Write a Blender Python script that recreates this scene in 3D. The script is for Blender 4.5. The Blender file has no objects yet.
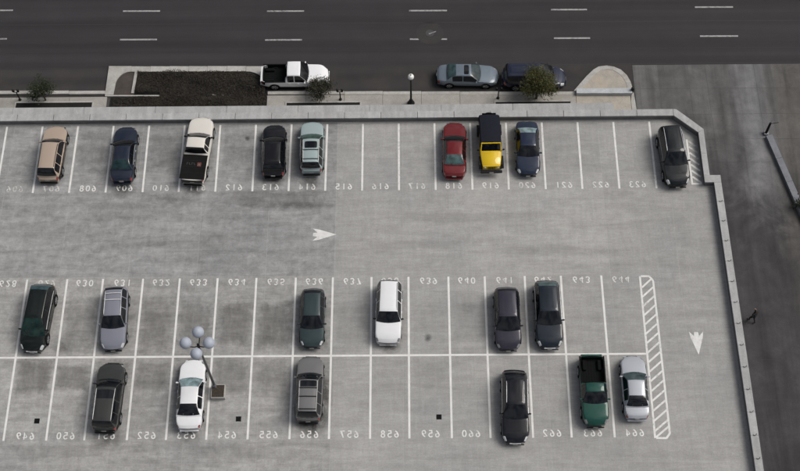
import bpy, bmesh, math, random
import numpy as np
from mathutils import Vector, Matrix

R = math.radians
rnd = random.Random(7)
scene = bpy.context.scene
col = scene.collection

# ------------------------------------------------------------------ camera
cam_data = bpy.data.cameras.new('camera')
cam = bpy.data.objects.new('camera', cam_data)
col.objects.link(cam)
cam_data.sensor_width = 36.0
cam_data.lens = 55.781
cam_data.clip_end = 2000
_r = Vector((0.99993042, -0.00223165, -0.01158343))
_u = Vector((0.00726017, 0.89036380, 0.45519182))
_f = Vector((-0.00929764, 0.45524425, -0.89031805))
m3 = Matrix((_r, _u, -_f)).transposed()
cam.matrix_world = Matrix.Translation((3.66218, -45.13035, 80.78504)) @ m3.to_4x4()
scene.camera = cam

# ------------------------------------------------------------------ world, sun, exposure
SUN_AZ, SUN_EL = 76.0, 52.0          # azimuth from +Y towards +X
world = bpy.data.worlds.new('World')
scene.world = world
world.use_nodes = True
wn = world.node_tree
wn.nodes.clear()
sky = wn.nodes.new('ShaderNodeTexSky')
sky.sky_type = 'NISHITA'
sky.sun_disc = False
sky.sun_elevation = R(SUN_EL)
sky.sun_rotation = R(SUN_AZ)
sky.dust_density = 6.0
sky.air_density = 1.0
sky.ozone_density = 1.0
# broken overcast: the clear-sky colour with a noise layer of paler, brighter cloud over all of it
hs = wn.nodes.new('ShaderNodeHueSaturation')
hs.inputs['Saturation'].default_value = 0.95
hs.inputs['Value'].default_value = 0.55
hc = wn.nodes.new('ShaderNodeHueSaturation')
hc.inputs['Saturation'].default_value = 0.15
hc.inputs['Value'].default_value = 1.45
ctc = wn.nodes.new('ShaderNodeTexCoord')
cno = wn.nodes.new('ShaderNodeTexNoise')
cno.inputs['Scale'].default_value = 5.5
cno.inputs['Detail'].default_value = 6
cno.inputs['Roughness'].default_value = .55
cra = wn.nodes.new('ShaderNodeValToRGB')
cra.color_ramp.elements[0].position = .38
cra.color_ramp.elements[1].position = .62
cmx = wn.nodes.new('ShaderNodeMix')
cmx.data_type = 'RGBA'
wn.links.new(ctc.outputs['Generated'], cno.inputs['Vector'])
wn.links.new(cno.outputs[0], cra.inputs[0])
wn.links.new(cra.outputs[0], cmx.inputs[0])
wn.links.new(sky.outputs[0], hc.inputs['Color'])
bg = wn.nodes.new('ShaderNodeBackground')
bg.inputs['Strength'].default_value = 0.075
wo = wn.nodes.new('ShaderNodeOutputWorld')
wn.links.new(sky.outputs[0], hs.inputs['Color'])
wn.links.new(hs.outputs[0], cmx.inputs[6])
wn.links.new(hc.outputs[0], cmx.inputs[7])
wn.links.new(cmx.outputs[2], bg.inputs['Color'])
wn.links.new(bg.outputs[0], wo.inputs['Surface'])

sun_data = bpy.data.lights.new('sun', 'SUN')
sun_data.energy = 1.4
sun_data.angle = R(30)
sun_data.color = (1.0, 0.95, 0.88)
sun = bpy.data.objects.new('sun', sun_data)
col.objects.link(sun)
sd = Vector((math.cos(R(SUN_EL)) * math.sin(R(SUN_AZ)), math.cos(R(SUN_EL)) * math.cos(R(SUN_AZ)), math.sin(R(SUN_EL))))
sun.rotation_euler = (-sd).to_track_quat('-Z', 'Y').to_euler()

vs = scene.view_settings
vs.view_transform = 'Standard'
vs.look = 'None'
vs.gamma = 1.0
vs.exposure = 0.40
vs.use_curve_mapping = False

# ------------------------------------------------------------------ materials
MATS = {}


class NT:
    """tiny node helper"""
    def __init__(self, name):
        self.m = bpy.data.materials.new(name)
        self.m.use_nodes = True
        self.t = self.m.node_tree
        self.b = self.t.nodes['Principled BSDF']

    def n(self, typ, **kw):
        nd = self.t.nodes.new(typ)
        for k, v in kw.items():
            setattr(nd, k, v)
        return nd

    def link(self, a, b):
        self.t.links.new(a, b)

    def pos(self, scale=(1, 1, 1), loc=(0, 0, 0), obj=False):
        if obj:
            g = self.n('ShaderNodeTexCoord').outputs['Object']
        else:
            g = self.n('ShaderNodeNewGeometry').outputs['Position']
        mp = self.n('ShaderNodeMapping')
        mp.inputs['Scale'].default_value = scale
        mp.inputs['Location'].default_value = loc
        self.link(g, mp.inputs['Vector'])
        return mp.outputs[0]

    def noise(self, vec, scale, detail=4, rough=.55, dist=0.0):
        nd = self.n('ShaderNodeTexNoise')
        nd.inputs['Scale'].default_value = scale
        nd.inputs['Detail'].default_value = detail
        nd.inputs['Roughness'].default_value = rough
        nd.inputs['Distortion'].default_value = dist
        self.link(vec, nd.inputs['Vector'])
        return nd.outputs[0]

    def ramp(self, fac, stops):
        nd = self.n('ShaderNodeValToRGB')
        el = nd.color_ramp.elements
        while len(el) < len(stops):
            el.new(.5)
        for e, (p, c) in zip(el, stops):
            e.position = p
            e.color = (c, c, c, 1) if isinstance(c, (int, float)) else (*c, 1)
        self.link(fac, nd.inputs[0])
        return nd.outputs[0]

    def mix(self, fac, a, b, mode='MIX'):
        nd = self.n('ShaderNodeMix', data_type='RGBA', blend_type=mode)
        for sock, v in ((nd.inputs[0], fac), (nd.inputs[6], a), (nd.inputs[7], b)):
            if isinstance(v, (int, float)):
                sock.default_value = v if sock.type == 'VALUE' else (v, v, v, 1)
            elif isinstance(v, tuple):
                sock.default_value = (*v, 1) if len(v) == 3 else v
            else:
                self.link(v, sock)
        return nd.outputs[2]

    def math(self, op, a, b=0.0, clamp=False):
        nd = self.n('ShaderNodeMath', operation=op, use_clamp=clamp)
        for sock, v in ((nd.inputs[0], a), (nd.inputs[1], b)):
            if isinstance(v, (int, float)):
                sock.default_value = v
            else:
                self.link(v, sock)
        return nd.outputs[0]

    def bump(self, h, strength=.3, dist=.02):
        nd = self.n('ShaderNodeBump')
        nd.inputs['Strength'].default_value = strength
        nd.inputs['Distance'].default_value = dist
        self.link(h, nd.inputs['Height'])
        self.link(nd.outputs[0], self.b.inputs['Normal'])

    def out(self, color=None, rough=None, metal=None, coat=None, spec=None):
        for k, v in (('Base Color', color), ('Roughness', rough), ('Metallic', metal), ('Coat Weight', coat), ('Specular IOR Level', spec)):
            if v is None:
                continue
            s = self.b.inputs[k]
            if isinstance(v, (int, float)):
                s.default_value = v
            elif isinstance(v, tuple):
                s.default_value = (*v, 1)
            else:
                self.link(v, s)
        return self.m


def mat_plain(name, c, rough=.6, metal=0, coat=0, spec=.5, var=.12, scale=6):
    if name in MATS:
        return MATS[name]
    t = NT(name)
    nz = t.noise(t.pos(obj=True), scale, 5)
    f = t.ramp(nz, [(.3, 1 - var), (.7, 1 + var)])
    c2 = t.mix(1.0, c, f, 'MULTIPLY')
    m = t.out(c2, rough, metal, coat, spec)
    MATS[name] = m
    return m


def mat_paint(name, c, metal=.35, rough=.42, dirt=.07):
    """car paint: metallic flake base under clear coat, thin dust film"""
    if name in MATS:
        return MATS[name]
    t = NT(name)
    if max(c) < .12:
        dirt *= .3
    p = t.pos(obj=True)
    d = t.noise(p, 2.2, 6, .65)
    d2 = t.noise(p, 14, 4, .6)
    df = t.math('MULTIPLY', t.ramp(d, [(.42, 0.0), (.75, dirt)]), d2)
    c2 = t.mix(df, tuple(x * .72 for x in c) if max(c) < .12 else c, (.23, .22, .20))
    rr = t.math('ADD', t.math('MULTIPLY', d, .18), rough - .09)
    t.out(c2, rr, metal * .35, 1.0, .1)
    t.b.inputs['Coat IOR'].default_value = 1.42
    t.b.inputs['Coat Roughness'].default_value = .03
    MATS[name] = t.m
    return t.m


def mat_glass(name, c=(.005, .006, .008), rough=.03, spec=.65):
    if name in MATS:
        return MATS[name]
    t = NT(name)
    nz = t.noise(t.pos(obj=True), 2.4, 4)
    f = t.ramp(nz, [(.35, .6), (.65, 1.45)])  # lighter blotches in the colour imitate reflections
    t.out(t.mix(1.0, c, f, 'MULTIPLY'), rough, 0, 0, spec * .8)
    MATS[name] = t.m
    return t.m


def mat_deck():
    t = NT('deck concrete')
    P = t.pos()
    sep = t.n('ShaderNodeSeparateXYZ')
    t.link(t.n('ShaderNodeNewGeometry').outputs['Position'], sep.inputs[0])
    # the older, dirtier western pour and the cleaner eastern one
    mr = t.n('ShaderNodeMapRange')
    mr.inputs[1].default_value = -2.1
    mr.inputs[2].default_value = -1.8
    mr.inputs[3].default_value = 1.0
    mr.inputs[4].default_value = .42
    t.link(sep.outputs[0], mr.inputs[0])
    mr2 = t.n('ShaderNodeMapRange')
    mr2.inputs[1].default_value = -16
    mr2.inputs[2].default_value = -6
    mr2.inputs[3].default_value = .85
    mr2.inputs[4].default_value = 1
    t.link(sep.outputs[1], mr2.inputs[0])
    dirt = t.math('MULTIPLY', mr.outputs[0], mr2.outputs[0])
    big = t.noise(P, .17, 5, .6, .6)
    mid = t.noise(P, 1.5, 10, .72, .4)
    streak = t.noise(t.pos((.20, 1.5, 1)), 1.0, 9, .72, .6)
    fine_s = t.noise(t.pos((.9, 7.0, 1), (3, 1, 0)), 1.0, 7, .75, .8)
    streak_v = t.noise(t.pos((3.5, .35, 1), (7, 0, 0)), 1.0, 8, .7, .6)
    grain = t.noise(P, 9, 6, .75)
    base = t.mix(t.ramp(big, [(.3, 0.0), (.7, 1.0)]), (.282, .283, .281), (.334, .331, .322))
    f1 = t.ramp(mid, [(.34, .78), (.46, .94), (.53, 1.03), (.64, 1.19)])
    a = t.mix(dirt, base, t.mix(1.0, base, f1, 'MULTIPLY'))
    f2 = t.ramp(streak, [(.30, .72), (.5, .98), (.72, 1.18)])
    a = t.mix(t.math('MULTIPLY', dirt, .75, True), a, t.mix(1.0, a, f2, 'MULTIPLY'))
    a = t.mix(.55, a, t.mix(1.0, a, t.ramp(streak, [(.3, .84), (.7, 1.12)]), 'MULTIPLY'))
    a = t.mix(.6, a, t.mix(1.0, a, t.ramp(fine_s, [(.3, .86), (.7, 1.12)]), 'MULTIPLY'))
    a = t.mix(.6, a, t.mix(1.0, a, t.ramp(streak_v, [(.3, .88), (.7, 1.1)]), 'MULTIPLY'))
    a = t.mix(.8, a, t.mix(1.0, a, t.ramp(grain, [(.3, .84), (.7, 1.14)]), 'MULTIPLY'))
    # the western pour of the aisle is a darker, cooler mix
    my = t.math('GREATER_THAN', sep.outputs[1], -7.05)
    mx = t.math('LESS_THAN', sep.outputs[0], -1.93)
    a = t.mix(t.math('MULTIPLY', my, mx), a, t.mix(1.0, a, (.86, .875, .895), 'MULTIPLY'))
    # scattered dark drips and gum
    sp = t.noise(P, 3.2, 3, .5)
    a = t.mix(t.math('MULTIPLY', t.ramp(sp, [(.66, 0.0), (.74, .45)]), dirt), a, (.13, .13, .13))
    oi = t.n('ShaderNodeObjectInfo')
    tone = t.ramp(oi.outputs['Random'], [(0.0, .94), (1.0, 1.05)])
    a = t.mix(1.0, a, tone, 'MULTIPLY')
    t.bump(grain, .15, .01)
    return t.out(a, .85, spec=.3)


def mat_concrete(name, c, var=.25, scale=.8, rough=.85, streak=None, stain=None):
    if name in MATS:
        return MATS[name]
    t = NT(name)
    P = t.pos()
    n1 = t.noise(P, scale, 7, .65, .5)
    g = t.noise(P, 11, 6, .7)
    a = t.mix(1.0, c, t.ramp(n1, [(.3, 1 - var), (.7, 1 + var)]), 'MULTIPLY')
    a = t.mix(.8, a, t.mix(1.0, a, t.ramp(g, [(.3, .82), (.7, 1.15)]), 'MULTIPLY'))
    if streak:
        s = t.noise(t.pos(streak), 1.0, 5, .6)
        a = t.mix(.8, a, t.mix(1.0, a, t.ramp(s, [(.3, .8), (.7, 1.16)]), 'MULTIPLY'))
    if stain:
        s = t.noise(t.pos((1, 1, 1), (9, 4, 0)), stain[0], 5, .6, 1.0)
        a = t.mix(t.ramp(s, [(.5, 0.0), (.68, stain[2])]), a, stain[1])
    oi = t.n('ShaderNodeObjectInfo')
    a = t.mix(1.0, a, t.ramp(oi.outputs['Random'], [(0.0, .93), (1.0, 1.06)]), 'MULTIPLY')
    t.bump(g, .15, .01)
    m = t.out(a, rough, spec=.3)
    MATS[name] = m
    return m


def mat_alley():
    t = NT('alley concrete')
    P = t.pos()
    sep = t.n('ShaderNodeSeparateXYZ')
    t.link(t.n('ShaderNodeNewGeometry').outputs['Position'], sep.inputs[0])
    n1 = t.noise(P, .35, 6, .6, .8)
    n2 = t.noise(P, 1.3, 7, .65)
    g = t.noise(P, 10, 6, .7)
    tr = t.noise(t.pos((.9, .07, 1), (2, 0, 0)), 1.0, 4, .6, .3)      # tyre wear running along the lane
    # darker further down the lane, lighter towards the street mouth
    mr = t.n('ShaderNodeMapRange', interpolation_type='SMOOTHSTEP')
    mr.inputs[1].default_value = -3.0
    mr.inputs[2].default_value = 9.0
    t.link(t.math('ADD', sep.outputs[1], t.math('MULTIPLY', t.math('SUBTRACT', n1, .5), 14)), mr.inputs[0])
    a = t.mix(mr.outputs[0], (.042, .0405, .044), (.092, .090, .091))
    mr3 = t.n('ShaderNodeMapRange', interpolation_type='SMOOTHSTEP')   # paler, little driven edge by the kerb
    mr3.inputs[1].default_value = 28.2
    mr3.inputs[2].default_value = 31.0
    t.link(t.math('ADD', sep.outputs[0], t.math('MULTIPLY', sep.outputs[1], -.08)), mr3.inputs[0])
    a = t.mix(t.math('MULTIPLY', t.math('MULTIPLY', mr3.outputs[0], mr.outputs[0]), .75), a, (.165, .168, .178))
    mr4 = t.n('ShaderNodeMapRange', interpolation_type='SMOOTHSTEP')   # bare pale concrete by the island
    mr4.inputs[1].default_value = 25.5
    mr4.inputs[2].default_value = 22.5
    t.link(t.math('ADD', sep.outputs[0], t.math('MULTIPLY', n2, .8)), mr4.inputs[0])
    a = t.mix(t.math('MULTIPLY', mr4.outputs[0], .6), a, (.145, .143, .14))
    mr5 = t.n('ShaderNodeMapRange', interpolation_type='SMOOTHSTEP')   # earth washed over the eastern edge
    mr5.inputs[1].default_value = 31.0
    mr5.inputs[2].default_value = 34.5
    t.link(t.math('ADD', sep.outputs[0], t.math('MULTIPLY', t.math('SUBTRACT', n1, .5), 4)), mr5.inputs[0])
    a = t.mix(t.math('MULTIPLY', mr5.outputs[0], .85), a, (.072, .067, .060))
    a = t.mix(1.0, a, t.ramp(tr, [(.32, .66), (.5, 1.0), (.68, 1.22)]), 'MULTIPLY')
    a = t.mix(1.0, a, t.ramp(n1, [(.3, .74), (.7, 1.22)]), 'MULTIPLY')
    a = t.mix(1.0, a, t.ramp(n2, [(.3, .84), (.7, 1.16)]), 'MULTIPLY')
    a = t.mix(1.0, a, t.ramp(g, [(.3, .86), (.7, 1.14)]), 'MULTIPLY')
    oi = t.n('ShaderNodeObjectInfo')
    a = t.mix(1.0, a, t.ramp(oi.outputs['Random'], [(0.0, .93), (1.0, 1.07)]), 'MULTIPLY')
    t.bump(g, .2, .01)
    return t.out(a, .8, spec=.3)


def mat_asphalt(name, c, warm=None):
    t = NT(name)
    P = t.pos()
    big = t.noise(t.pos((.05, .5, 1)), 1.0, 5, .6)
    tr = t.noise(t.pos((.012, .9, 1), (0, 3, 0)), 1.0, 3, .5)
    mid = t.noise(P, .5, 6, .6)
    g = t.noise(P, 14, 6, .75)
    a = t.mix(1.0, c, t.ramp(big, [(.3, .88), (.7, 1.12)]), 'MULTIPLY')
    a = t.mix(1.0, a, t.ramp(tr, [(.35, .86), (.65, 1.14)]), 'MULTIPLY')
    if warm:
        a = t.mix(t.ramp(mid, [(.4, 0.0), (.7, .7)]), a, warm)
    a = t.mix(1.0, a, t.ramp(mid, [(.3, .93), (.7, 1.07)]), 'MULTIPLY')
    a = t.mix(1.0, a, t.ramp(g, [(.3, .82), (.7, 1.18)]), 'MULTIPLY')
    t.bump(g, .25, .01)
    return t.out(a, .88, spec=.3)


def mat_linepaint(name, c=(.66, .66, .65), under=(.27, .27, .265)):
    """worn marking paint; object colour red channel = how worn (0 fresh .. 1 gone)"""
    t = NT(name)
    P = t.pos()
    oi = t.n('ShaderNodeObjectInfo')
    sc = t.n('ShaderNodeSeparateColor')
    t.link(oi.outputs['Color'], sc.inputs[0])
    n1 = t.noise(P, 4.5, 8, .75)
    n2 = t.noise(P, .9, 4, .6)
    k = t.math('ADD', t.math('MULTIPLY', n1, .7), t.math('MULTIPLY', n2, .3))
    e = t.math('SUBTRACT', t.math('ADD', sc.outputs[0], .26), k)
    f = t.math('ADD', t.math('MULTIPLY', e, 5.0), .5, True)
    a = t.mix(f, c, under)
    a = t.mix(1.0, a, t.ramp(t.noise(P, 2.0, 5), [(.3, .88), (.7, 1.06)]), 'MULTIPLY')
    return t.out(a, .75, spec=.3)


def mat_leaf(name, a, b, c):
    t = NT(name)
    P = t.pos(obj=True)
    n1 = t.noise(P, 2.2, 3)
    n2 = t.noise(P, 17, 2)
    x = t.mix(t.ramp(n1, [(.38, 0.0), (.62, 1.0)]), a, b)
    x = t.mix(t.ramp(n2, [(.5, 0.0), (.66, .8)]), x, c)
    t.out(x, .6, spec=.3)
    return t.m


def mat_oil():
    t = NT('oil stain')
    tc = t.n('ShaderNodeTexCoord')
    mp = t.n('ShaderNodeMapping')
    t.link(tc.outputs['Object'], mp.inputs[0])
    ln = t.n('ShaderNodeVectorMath', operation='LENGTH')
    t.link(mp.outputs[0], ln.inputs[0])
    nz = t.noise(t.pos(), 1.7, 7, .7, .6)
    rad = t.math('SUBTRACT', 1.0, ln.outputs['Value'])
    k = t.math('MULTIPLY', rad, t.ramp(nz, [(.3, .1), (.62, 1.3)]))
    oi = t.n('ShaderNodeObjectInfo')
    sc = t.n('ShaderNodeSeparateColor')
    t.link(oi.outputs['Color'], sc.inputs[0])
    al = t.math('MULTIPLY', t.math('MULTIPLY', k, 1.3, True), sc.outputs[0], True)
    t.link(al, t.b.inputs['Alpha'])
    return t.out((.055, .054, .052), .6, spec=.4)


M = {}
M['deck'] = mat_deck()
M['alley'] = mat_alley()
M['asphalt'] = mat_asphalt('road asphalt', (.031, .0293, .0322))
M['lane'] = mat_asphalt('kerbside asphalt', (.034, .033, .034), (.046, .040, .037))
M['coping'] = mat_concrete('coping concrete', (.345, .35, .352), .08, 1.2, streak=(2.5, .5, 1), stain=(.9, (.29, .295, .30), .4))
M['wall'] = mat_concrete('parapet concrete', (.15, .15, .152), .22, 1.1, stain=(1.2, (.12, .12, .12), .6))
M['sidewalk'] = mat_concrete('sidewalk concrete', (.30, .29, .268), .14, .9, stain=(.6, (.24, .225, .205), .6))
M['kerb'] = mat_concrete('kerb concrete', (.37, .365, .35), .16, 1.4, stain=(.8, (.26, .23, .20), .6))
M['island'] = mat_concrete('island paving', (.35, .325, .285), .14, 1.5, stain=(.7, (.42, .36, .29), .7))
M['bluewall'] = mat_concrete('pale grey wall', (.38, .40, .42), .12, 1.5)
M['dirt'] = mat_concrete('packed dirt', (.105, .10, .092), .35, .6, stain=(.4, (.06, .058, .052), .8))
M['soil'] = mat_concrete('dark soil', (.009, .0085, .008), .35, 2.5)
M['redsoil'] = mat_concrete('brown earth', (.06, .051, .047), .3, 1.2)
M['paint'] = mat_linepaint('white marking paint')
M['roadpaint'] = mat_linepaint('white road paint', (.33, .33, .33), (.04, .04, .04))
M['sealant'] = mat_plain('joint sealant', (.33, .33, .32), .8)
M['darkseal'] = mat_plain('dark joint', (.045, .045, .045), .8)
M['seam'] = mat_plain('tar seam', (.022, .022, .023), .7)
M['oil'] = mat_oil()
M['metal_dark'] = mat_plain('dark painted metal', (.010, .010, .011), .5, .2, 0, .3)
M['metal_grey'] = mat_plain('galvanised grey metal', (.22, .23, .25), .45, .6)
M['pole'] = mat_plain('bronze grey pole paint', (.085, .085, .09), .45, .3)
M['globe_blue'] = mat_plain('milky blue grey globe', (.33, .365, .43), .55, 0, .0, .5, .06, 3)
M['globe_white'] = mat_plain('milky white globe', (.72, .72, .70), .3, 0, .5, .5, .05, 3)
M['tyre'] = mat_plain('tyre rubber', (.010, .010, .011), .85, 0, 0, .25)
M['rim'] = mat_plain('alloy rim', (.42, .43, .45), .35, .8)
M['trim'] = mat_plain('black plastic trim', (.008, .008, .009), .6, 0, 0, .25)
M['chrome'] = mat_plain('bright trim', (.50, .51, .53), .35, .3)
M['under'] = mat_plain('underbody black', (.005, .005, .005), .95, 0, 0, .1)
M['glass'] = mat_glass('tinted glass')
M['glass_teal'] = mat_glass('teal tinted glass', (.05, .11, .115), .10)
M['glass_pale'] = mat_glass('pale teal glass', (.17, .235, .25), .12)  # lighter teal base colour, used on single car windows
M['lens'] = mat_plain('headlight lens', (.55, .57, .58), .12, .1, 1.0)
M['lens_dull'] = mat_plain('smoked headlight lens', (.20, .21, .22), .15, .1, 1.0)
M['redlens'] = mat_plain('tail light lens', (.20, .012, .012), .2, 0, 1.0)
M['amber'] = mat_plain('amber lens', (.45, .16, .02), .2, 0, 1.0)
M['plate'] = mat_plain('licence plate', (.30, .30, .29), .5)
M['bark'] = mat_plain('bark', (.055, .042, .034), .9, 0, 0, .3, .3, 12)
M['leaf_dark'] = mat_leaf('dark leaves', (.013, .019, .009), (.022, .031, .014), (.036, .040, .019))
M['leaf_brown'] = mat_leaf('brownish leaves', (.014, .016, .009), (.024, .025, .013), (.040, .034, .019))
M['leaf_yel'] = mat_leaf('yellow green fronds', (.020, .026, .009), (.050, .053, .015), (.13, .112, .032))
M['cover'] = mat_leaf('dark ground cover', (.015, .0125, .0095), (.023, .019, .013), (.034, .026, .018))


# ------------------------------------------------------------------ object helpers
def mesh_obj(name, verts, faces, mat, parent=None, smooth=None, mats=None, fm=None):
    me = bpy.data.meshes.new(name)
    me.from_pydata([tuple(v) for v in verts], [], faces)
    if mats:
        for m in mats:
            me.materials.append(m)
        me.polygons.foreach_set('material_index', fm)
    elif mat:
        me.materials.append(mat)
    if smooth is not None:
        me.polygons.foreach_set('use_smooth', [True] * len(me.polygons))
        me.update()
        if smooth < 179:
            me.set_sharp_from_angle(angle=R(smooth))
    me.update()
    o = bpy.data.objects.new(name, me)
    col.objects.link(o)
    if parent:
        o.parent = parent
    return o


def empty(name, loc=(0, 0, 0), rz=0.0, parent=None):
    o = bpy.data.objects.new(name, None)
    o.location = loc
    o.rotation_euler = (0, 0, rz)
    o.empty_display_size = .3
    col.objects.link(o)
    if parent:
        o.parent = parent
    return o


def tag(o, label=None, cat=None, group=None, kind=None):
    if label:
        o['label'] = label
    if cat:
        o['category'] = cat
    if group:
        o['group'] = group
    if kind:
        o['kind'] = kind
    return o


class MB:
    def __init__(self):
        self.v, self.f = [], []

    def add(self, vs, fs):
        b = len(self.v)
        self.v += [tuple(x) for x in vs]
        self.f += [tuple(i + b for i in f) for f in fs]
        return self

    def box(self, c, s, bev=0.0, rz=0.0):
        bm = bmesh.new()
        bmesh.ops.create_cube(bm, size=1)
        bmesh.ops.scale(bm, vec=s, verts=bm.verts)
        if bev:
            bmesh.ops.bevel(bm, geom=bm.edges[:], offset=bev, segments=2, affect='EDGES')
        if rz:
            bmesh.ops.rotate(bm, cent=(0, 0, 0), matrix=Matrix.Rotation(rz, 3, 'Z'), verts=bm.verts)
        bmesh.ops.translate(bm, vec=c, verts=bm.verts)
        bm.verts.index_update()
        self.add([v.co[:] for v in bm.verts], [[v.index for v in f.verts] for f in bm.faces])
        bm.free()
        return self

    def tube(self, pts, rad, seg=8, cap=True):
        """swept tube through pts; rad number or list"""
        pts = [Vector(p) for p in pts]
        n = len(pts)
        rr = rad if isinstance(rad, (list, tuple)) else [rad] * n
        b = len(self.v)
        for i, p in enumerate(pts):
            d = (pts[min(i + 1, n - 1)] - pts[max(i - 1, 0)]).normalized()
            a = Vector((0, 0, 1)) if abs(d.z) < .9 else Vector((1, 0, 0))
            e1 = d.cross(a).normalized()
            e2 = d.cross(e1).normalized()
            for k in range(seg):
                th = 2 * math.pi * k / seg
                self.v.append(tuple(p + (e1 * math.cos(th) + e2 * math.sin(th)) * rr[i]))
        for i in range(n - 1):
            for k in range(seg):
                k2 = (k + 1) % seg
                self.f.append((b + i * seg + k, b + i * seg + k2, b + (i + 1) * seg + k2, b + (i + 1) * seg + k))
        if cap:
            self.f.append(tuple(b + k for k in range(seg))[::-1])
            self.f.append(tuple(b + (n - 1) * seg + k for k in range(seg)))
        return self

    def lathe(self, prof, c=(0, 0, 0), seg=16, axis='Z'):
        """prof = [(r, h)...]"""
        b = len(self.v)
        for r, h in prof:
            for k in range(seg):
                th = 2 * math.pi * k / seg
                x, y = r * math.cos(th), r * math.sin(th)
                p = (x, y, h) if axis == 'Z' else ((h, x, y) if axis == 'X' else (x, h, y))
                self.v.append((p[0] + c[0], p[1] + c[1], p[2] + c[2]))
        n = len(prof)
        for i in range(n - 1):
            for k in range(seg):
                k2 = (k + 1) % seg
                self.f.append((b + i * seg + k, b + i * seg + k2, b + (i + 1) * seg + k2, b + (i + 1) * seg + k))
        if prof[0][0] > 1e-5:
            self.f.append(tuple(b + k for k in range(seg))[::-1])
        if prof[-1][0] > 1e-5:
            self.f.append(tuple(b + (n - 1) * seg + k for k in range(seg)))
        return self

    def prism(self, poly, z0, z1):
        """extruded polygon, CCW"""
        n = len(poly)
        b = len(self.v)
        self.v += [(x, y, z0) for x, y in poly] + [(x, y, z1) for x, y in poly]
        self.f.append(tuple(b + i for i in range(n))[::-1])
        self.f.append(tuple(b + n + i for i in range(n)))
        for i in range(n):
            j = (i + 1) % n
            self.f.append((b + i, b + j, b + n + j, b + n + i))
        return self

    def build(self, name, mat, parent=None, smooth=None):
        return mesh_obj(name, self.v, self.f, mat, parent, smooth)


def sheet(name, x0, x1, y0, y1, z, mat, parent=None):
    return mesh_obj(name, [(x0, y0, z), (x1, y0, z), (x1, y1, z), (x0, y1, z)], [(0, 1, 2, 3)], mat, parent)


# ================================================================== SETTING
ZR, ZS = -4.0, -3.85            # road and sidewalk level; the parking deck top is z = 0
g = sheet('ground', -500, 500, -500, 500, -4.35, M['dirt'])
tag(g, kind='structure')
road = MB().prism([(-300, 11.0), (21.92, 11.0), (21.92, 13.85), (300, 13.85), (300, 31.0), (-300, 31.0)], -4.3, ZR).build('road', M['asphalt'])
tag(road, kind='structure')
lane = sheet('parking_lane', -300, 21.9, 11.05, 13.93, ZR + .004, M['lane'])
tag(lane, kind='structure')
far = MB().prism([(-300, 31.0), (300, 31.0), (300, 35.0), (-300, 35.0)], -4.3, ZS).build('sidewalk', M['sidewalk'])
tag(far, kind='structure')


def strip_obj(name, x0, x1, y, w, z, mat, parent, wear=.0):
    o = sheet(name, x0, x1, y - w / 2, y + w / 2, z, mat, parent)
    o.color = (wear, 0, 0, 1)
    return o


def dash(x0, y0, x1, y1, w, wear):
    v = [(x0, y0 - w / 2, ZR + .005), (x1, y1 - w / 2, ZR + .005), (x1, y1 + w / 2, ZR + .005), (x0, y0 + w / 2, ZR + .005)]
    o = mesh_obj('lane_dash', v, [(0, 1, 2, 3)], M['roadpaint'], road)
    o.color = (wear, 0, 0, 1)


for (x0, x1, y) in ((-33.3, -30.1, 20.03), (-20.7, -17.55, 19.82), (-8.45, -5.31, 19.68), (3.59, 6.8, 19.6), (15.6, 18.63, 19.57), (27.76, 30.96, 19.7)):
    dash(x0, y, x1, y - .02, .15, .16)
for (x0, x1, y) in ((-33.3, -30.19, 17.06), (-20.66, -17.55, 16.86), (-8.48, -5.38, 16.7), (3.65, 5.55, 16.65), (5.80, 6.75, 16.64), (15.68, 18.68, 16.62), (27.85, 31.01, 16.7)):
    dash(x0, y, x1, y - .02, .15, .16)
for k, (ya, yb, w) in enumerate(((18.5, 18.22, .07), (14.02, 13.95, .05), (15.6, 15.5, .03))):
    pts = [(-300, ya)] + [(-40 + i * 4, ya + (yb - ya) * i / 20 + rnd.uniform(-.02, .02)) for i in range(21)] + [(300, yb)]
    v, f = [], []
    for i, (x, y) in enumerate(pts):
        v += [(x, y - w / 2, ZR + .008 + .001 * k), (x, y + w / 2, ZR + .008 + .001 * k)]
        if i:
            f.append((2 * i - 2, 2 * i, 2 * i + 1, 2 * i - 1))
    mesh_obj('tar_seam', v, f, M['seam'], road)
# manhole cover set in the lane line
mh = empty('manhole_cover', (5.33, 17.25, ZR + .006))
tag(mh, 'round iron manhole cover in a patched ring of asphalt on the road', 'manhole cover')
MB().lathe([(.0, .0), (.0, .0), (1.15, .0), (1.15, .002)], seg=28).build('asphalt_patch', M['lane'], mh).location = (0, 0, 0)
MB().lathe([(.36, .004), (.36, .014), (.30, .014), (.30, .008), (.0, .008)], seg=24).build('cover', mat_plain('worn cast iron', (.07, .07, .072), .5, .6), mh, 40)
pm = strip_obj('paint_mark', -.1, .55, 0, .09, .016, M['roadpaint'], mh, .2)
pm.rotation_euler = (0, 0, R(22))
pm.location = (.0, -.05, 0)

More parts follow.
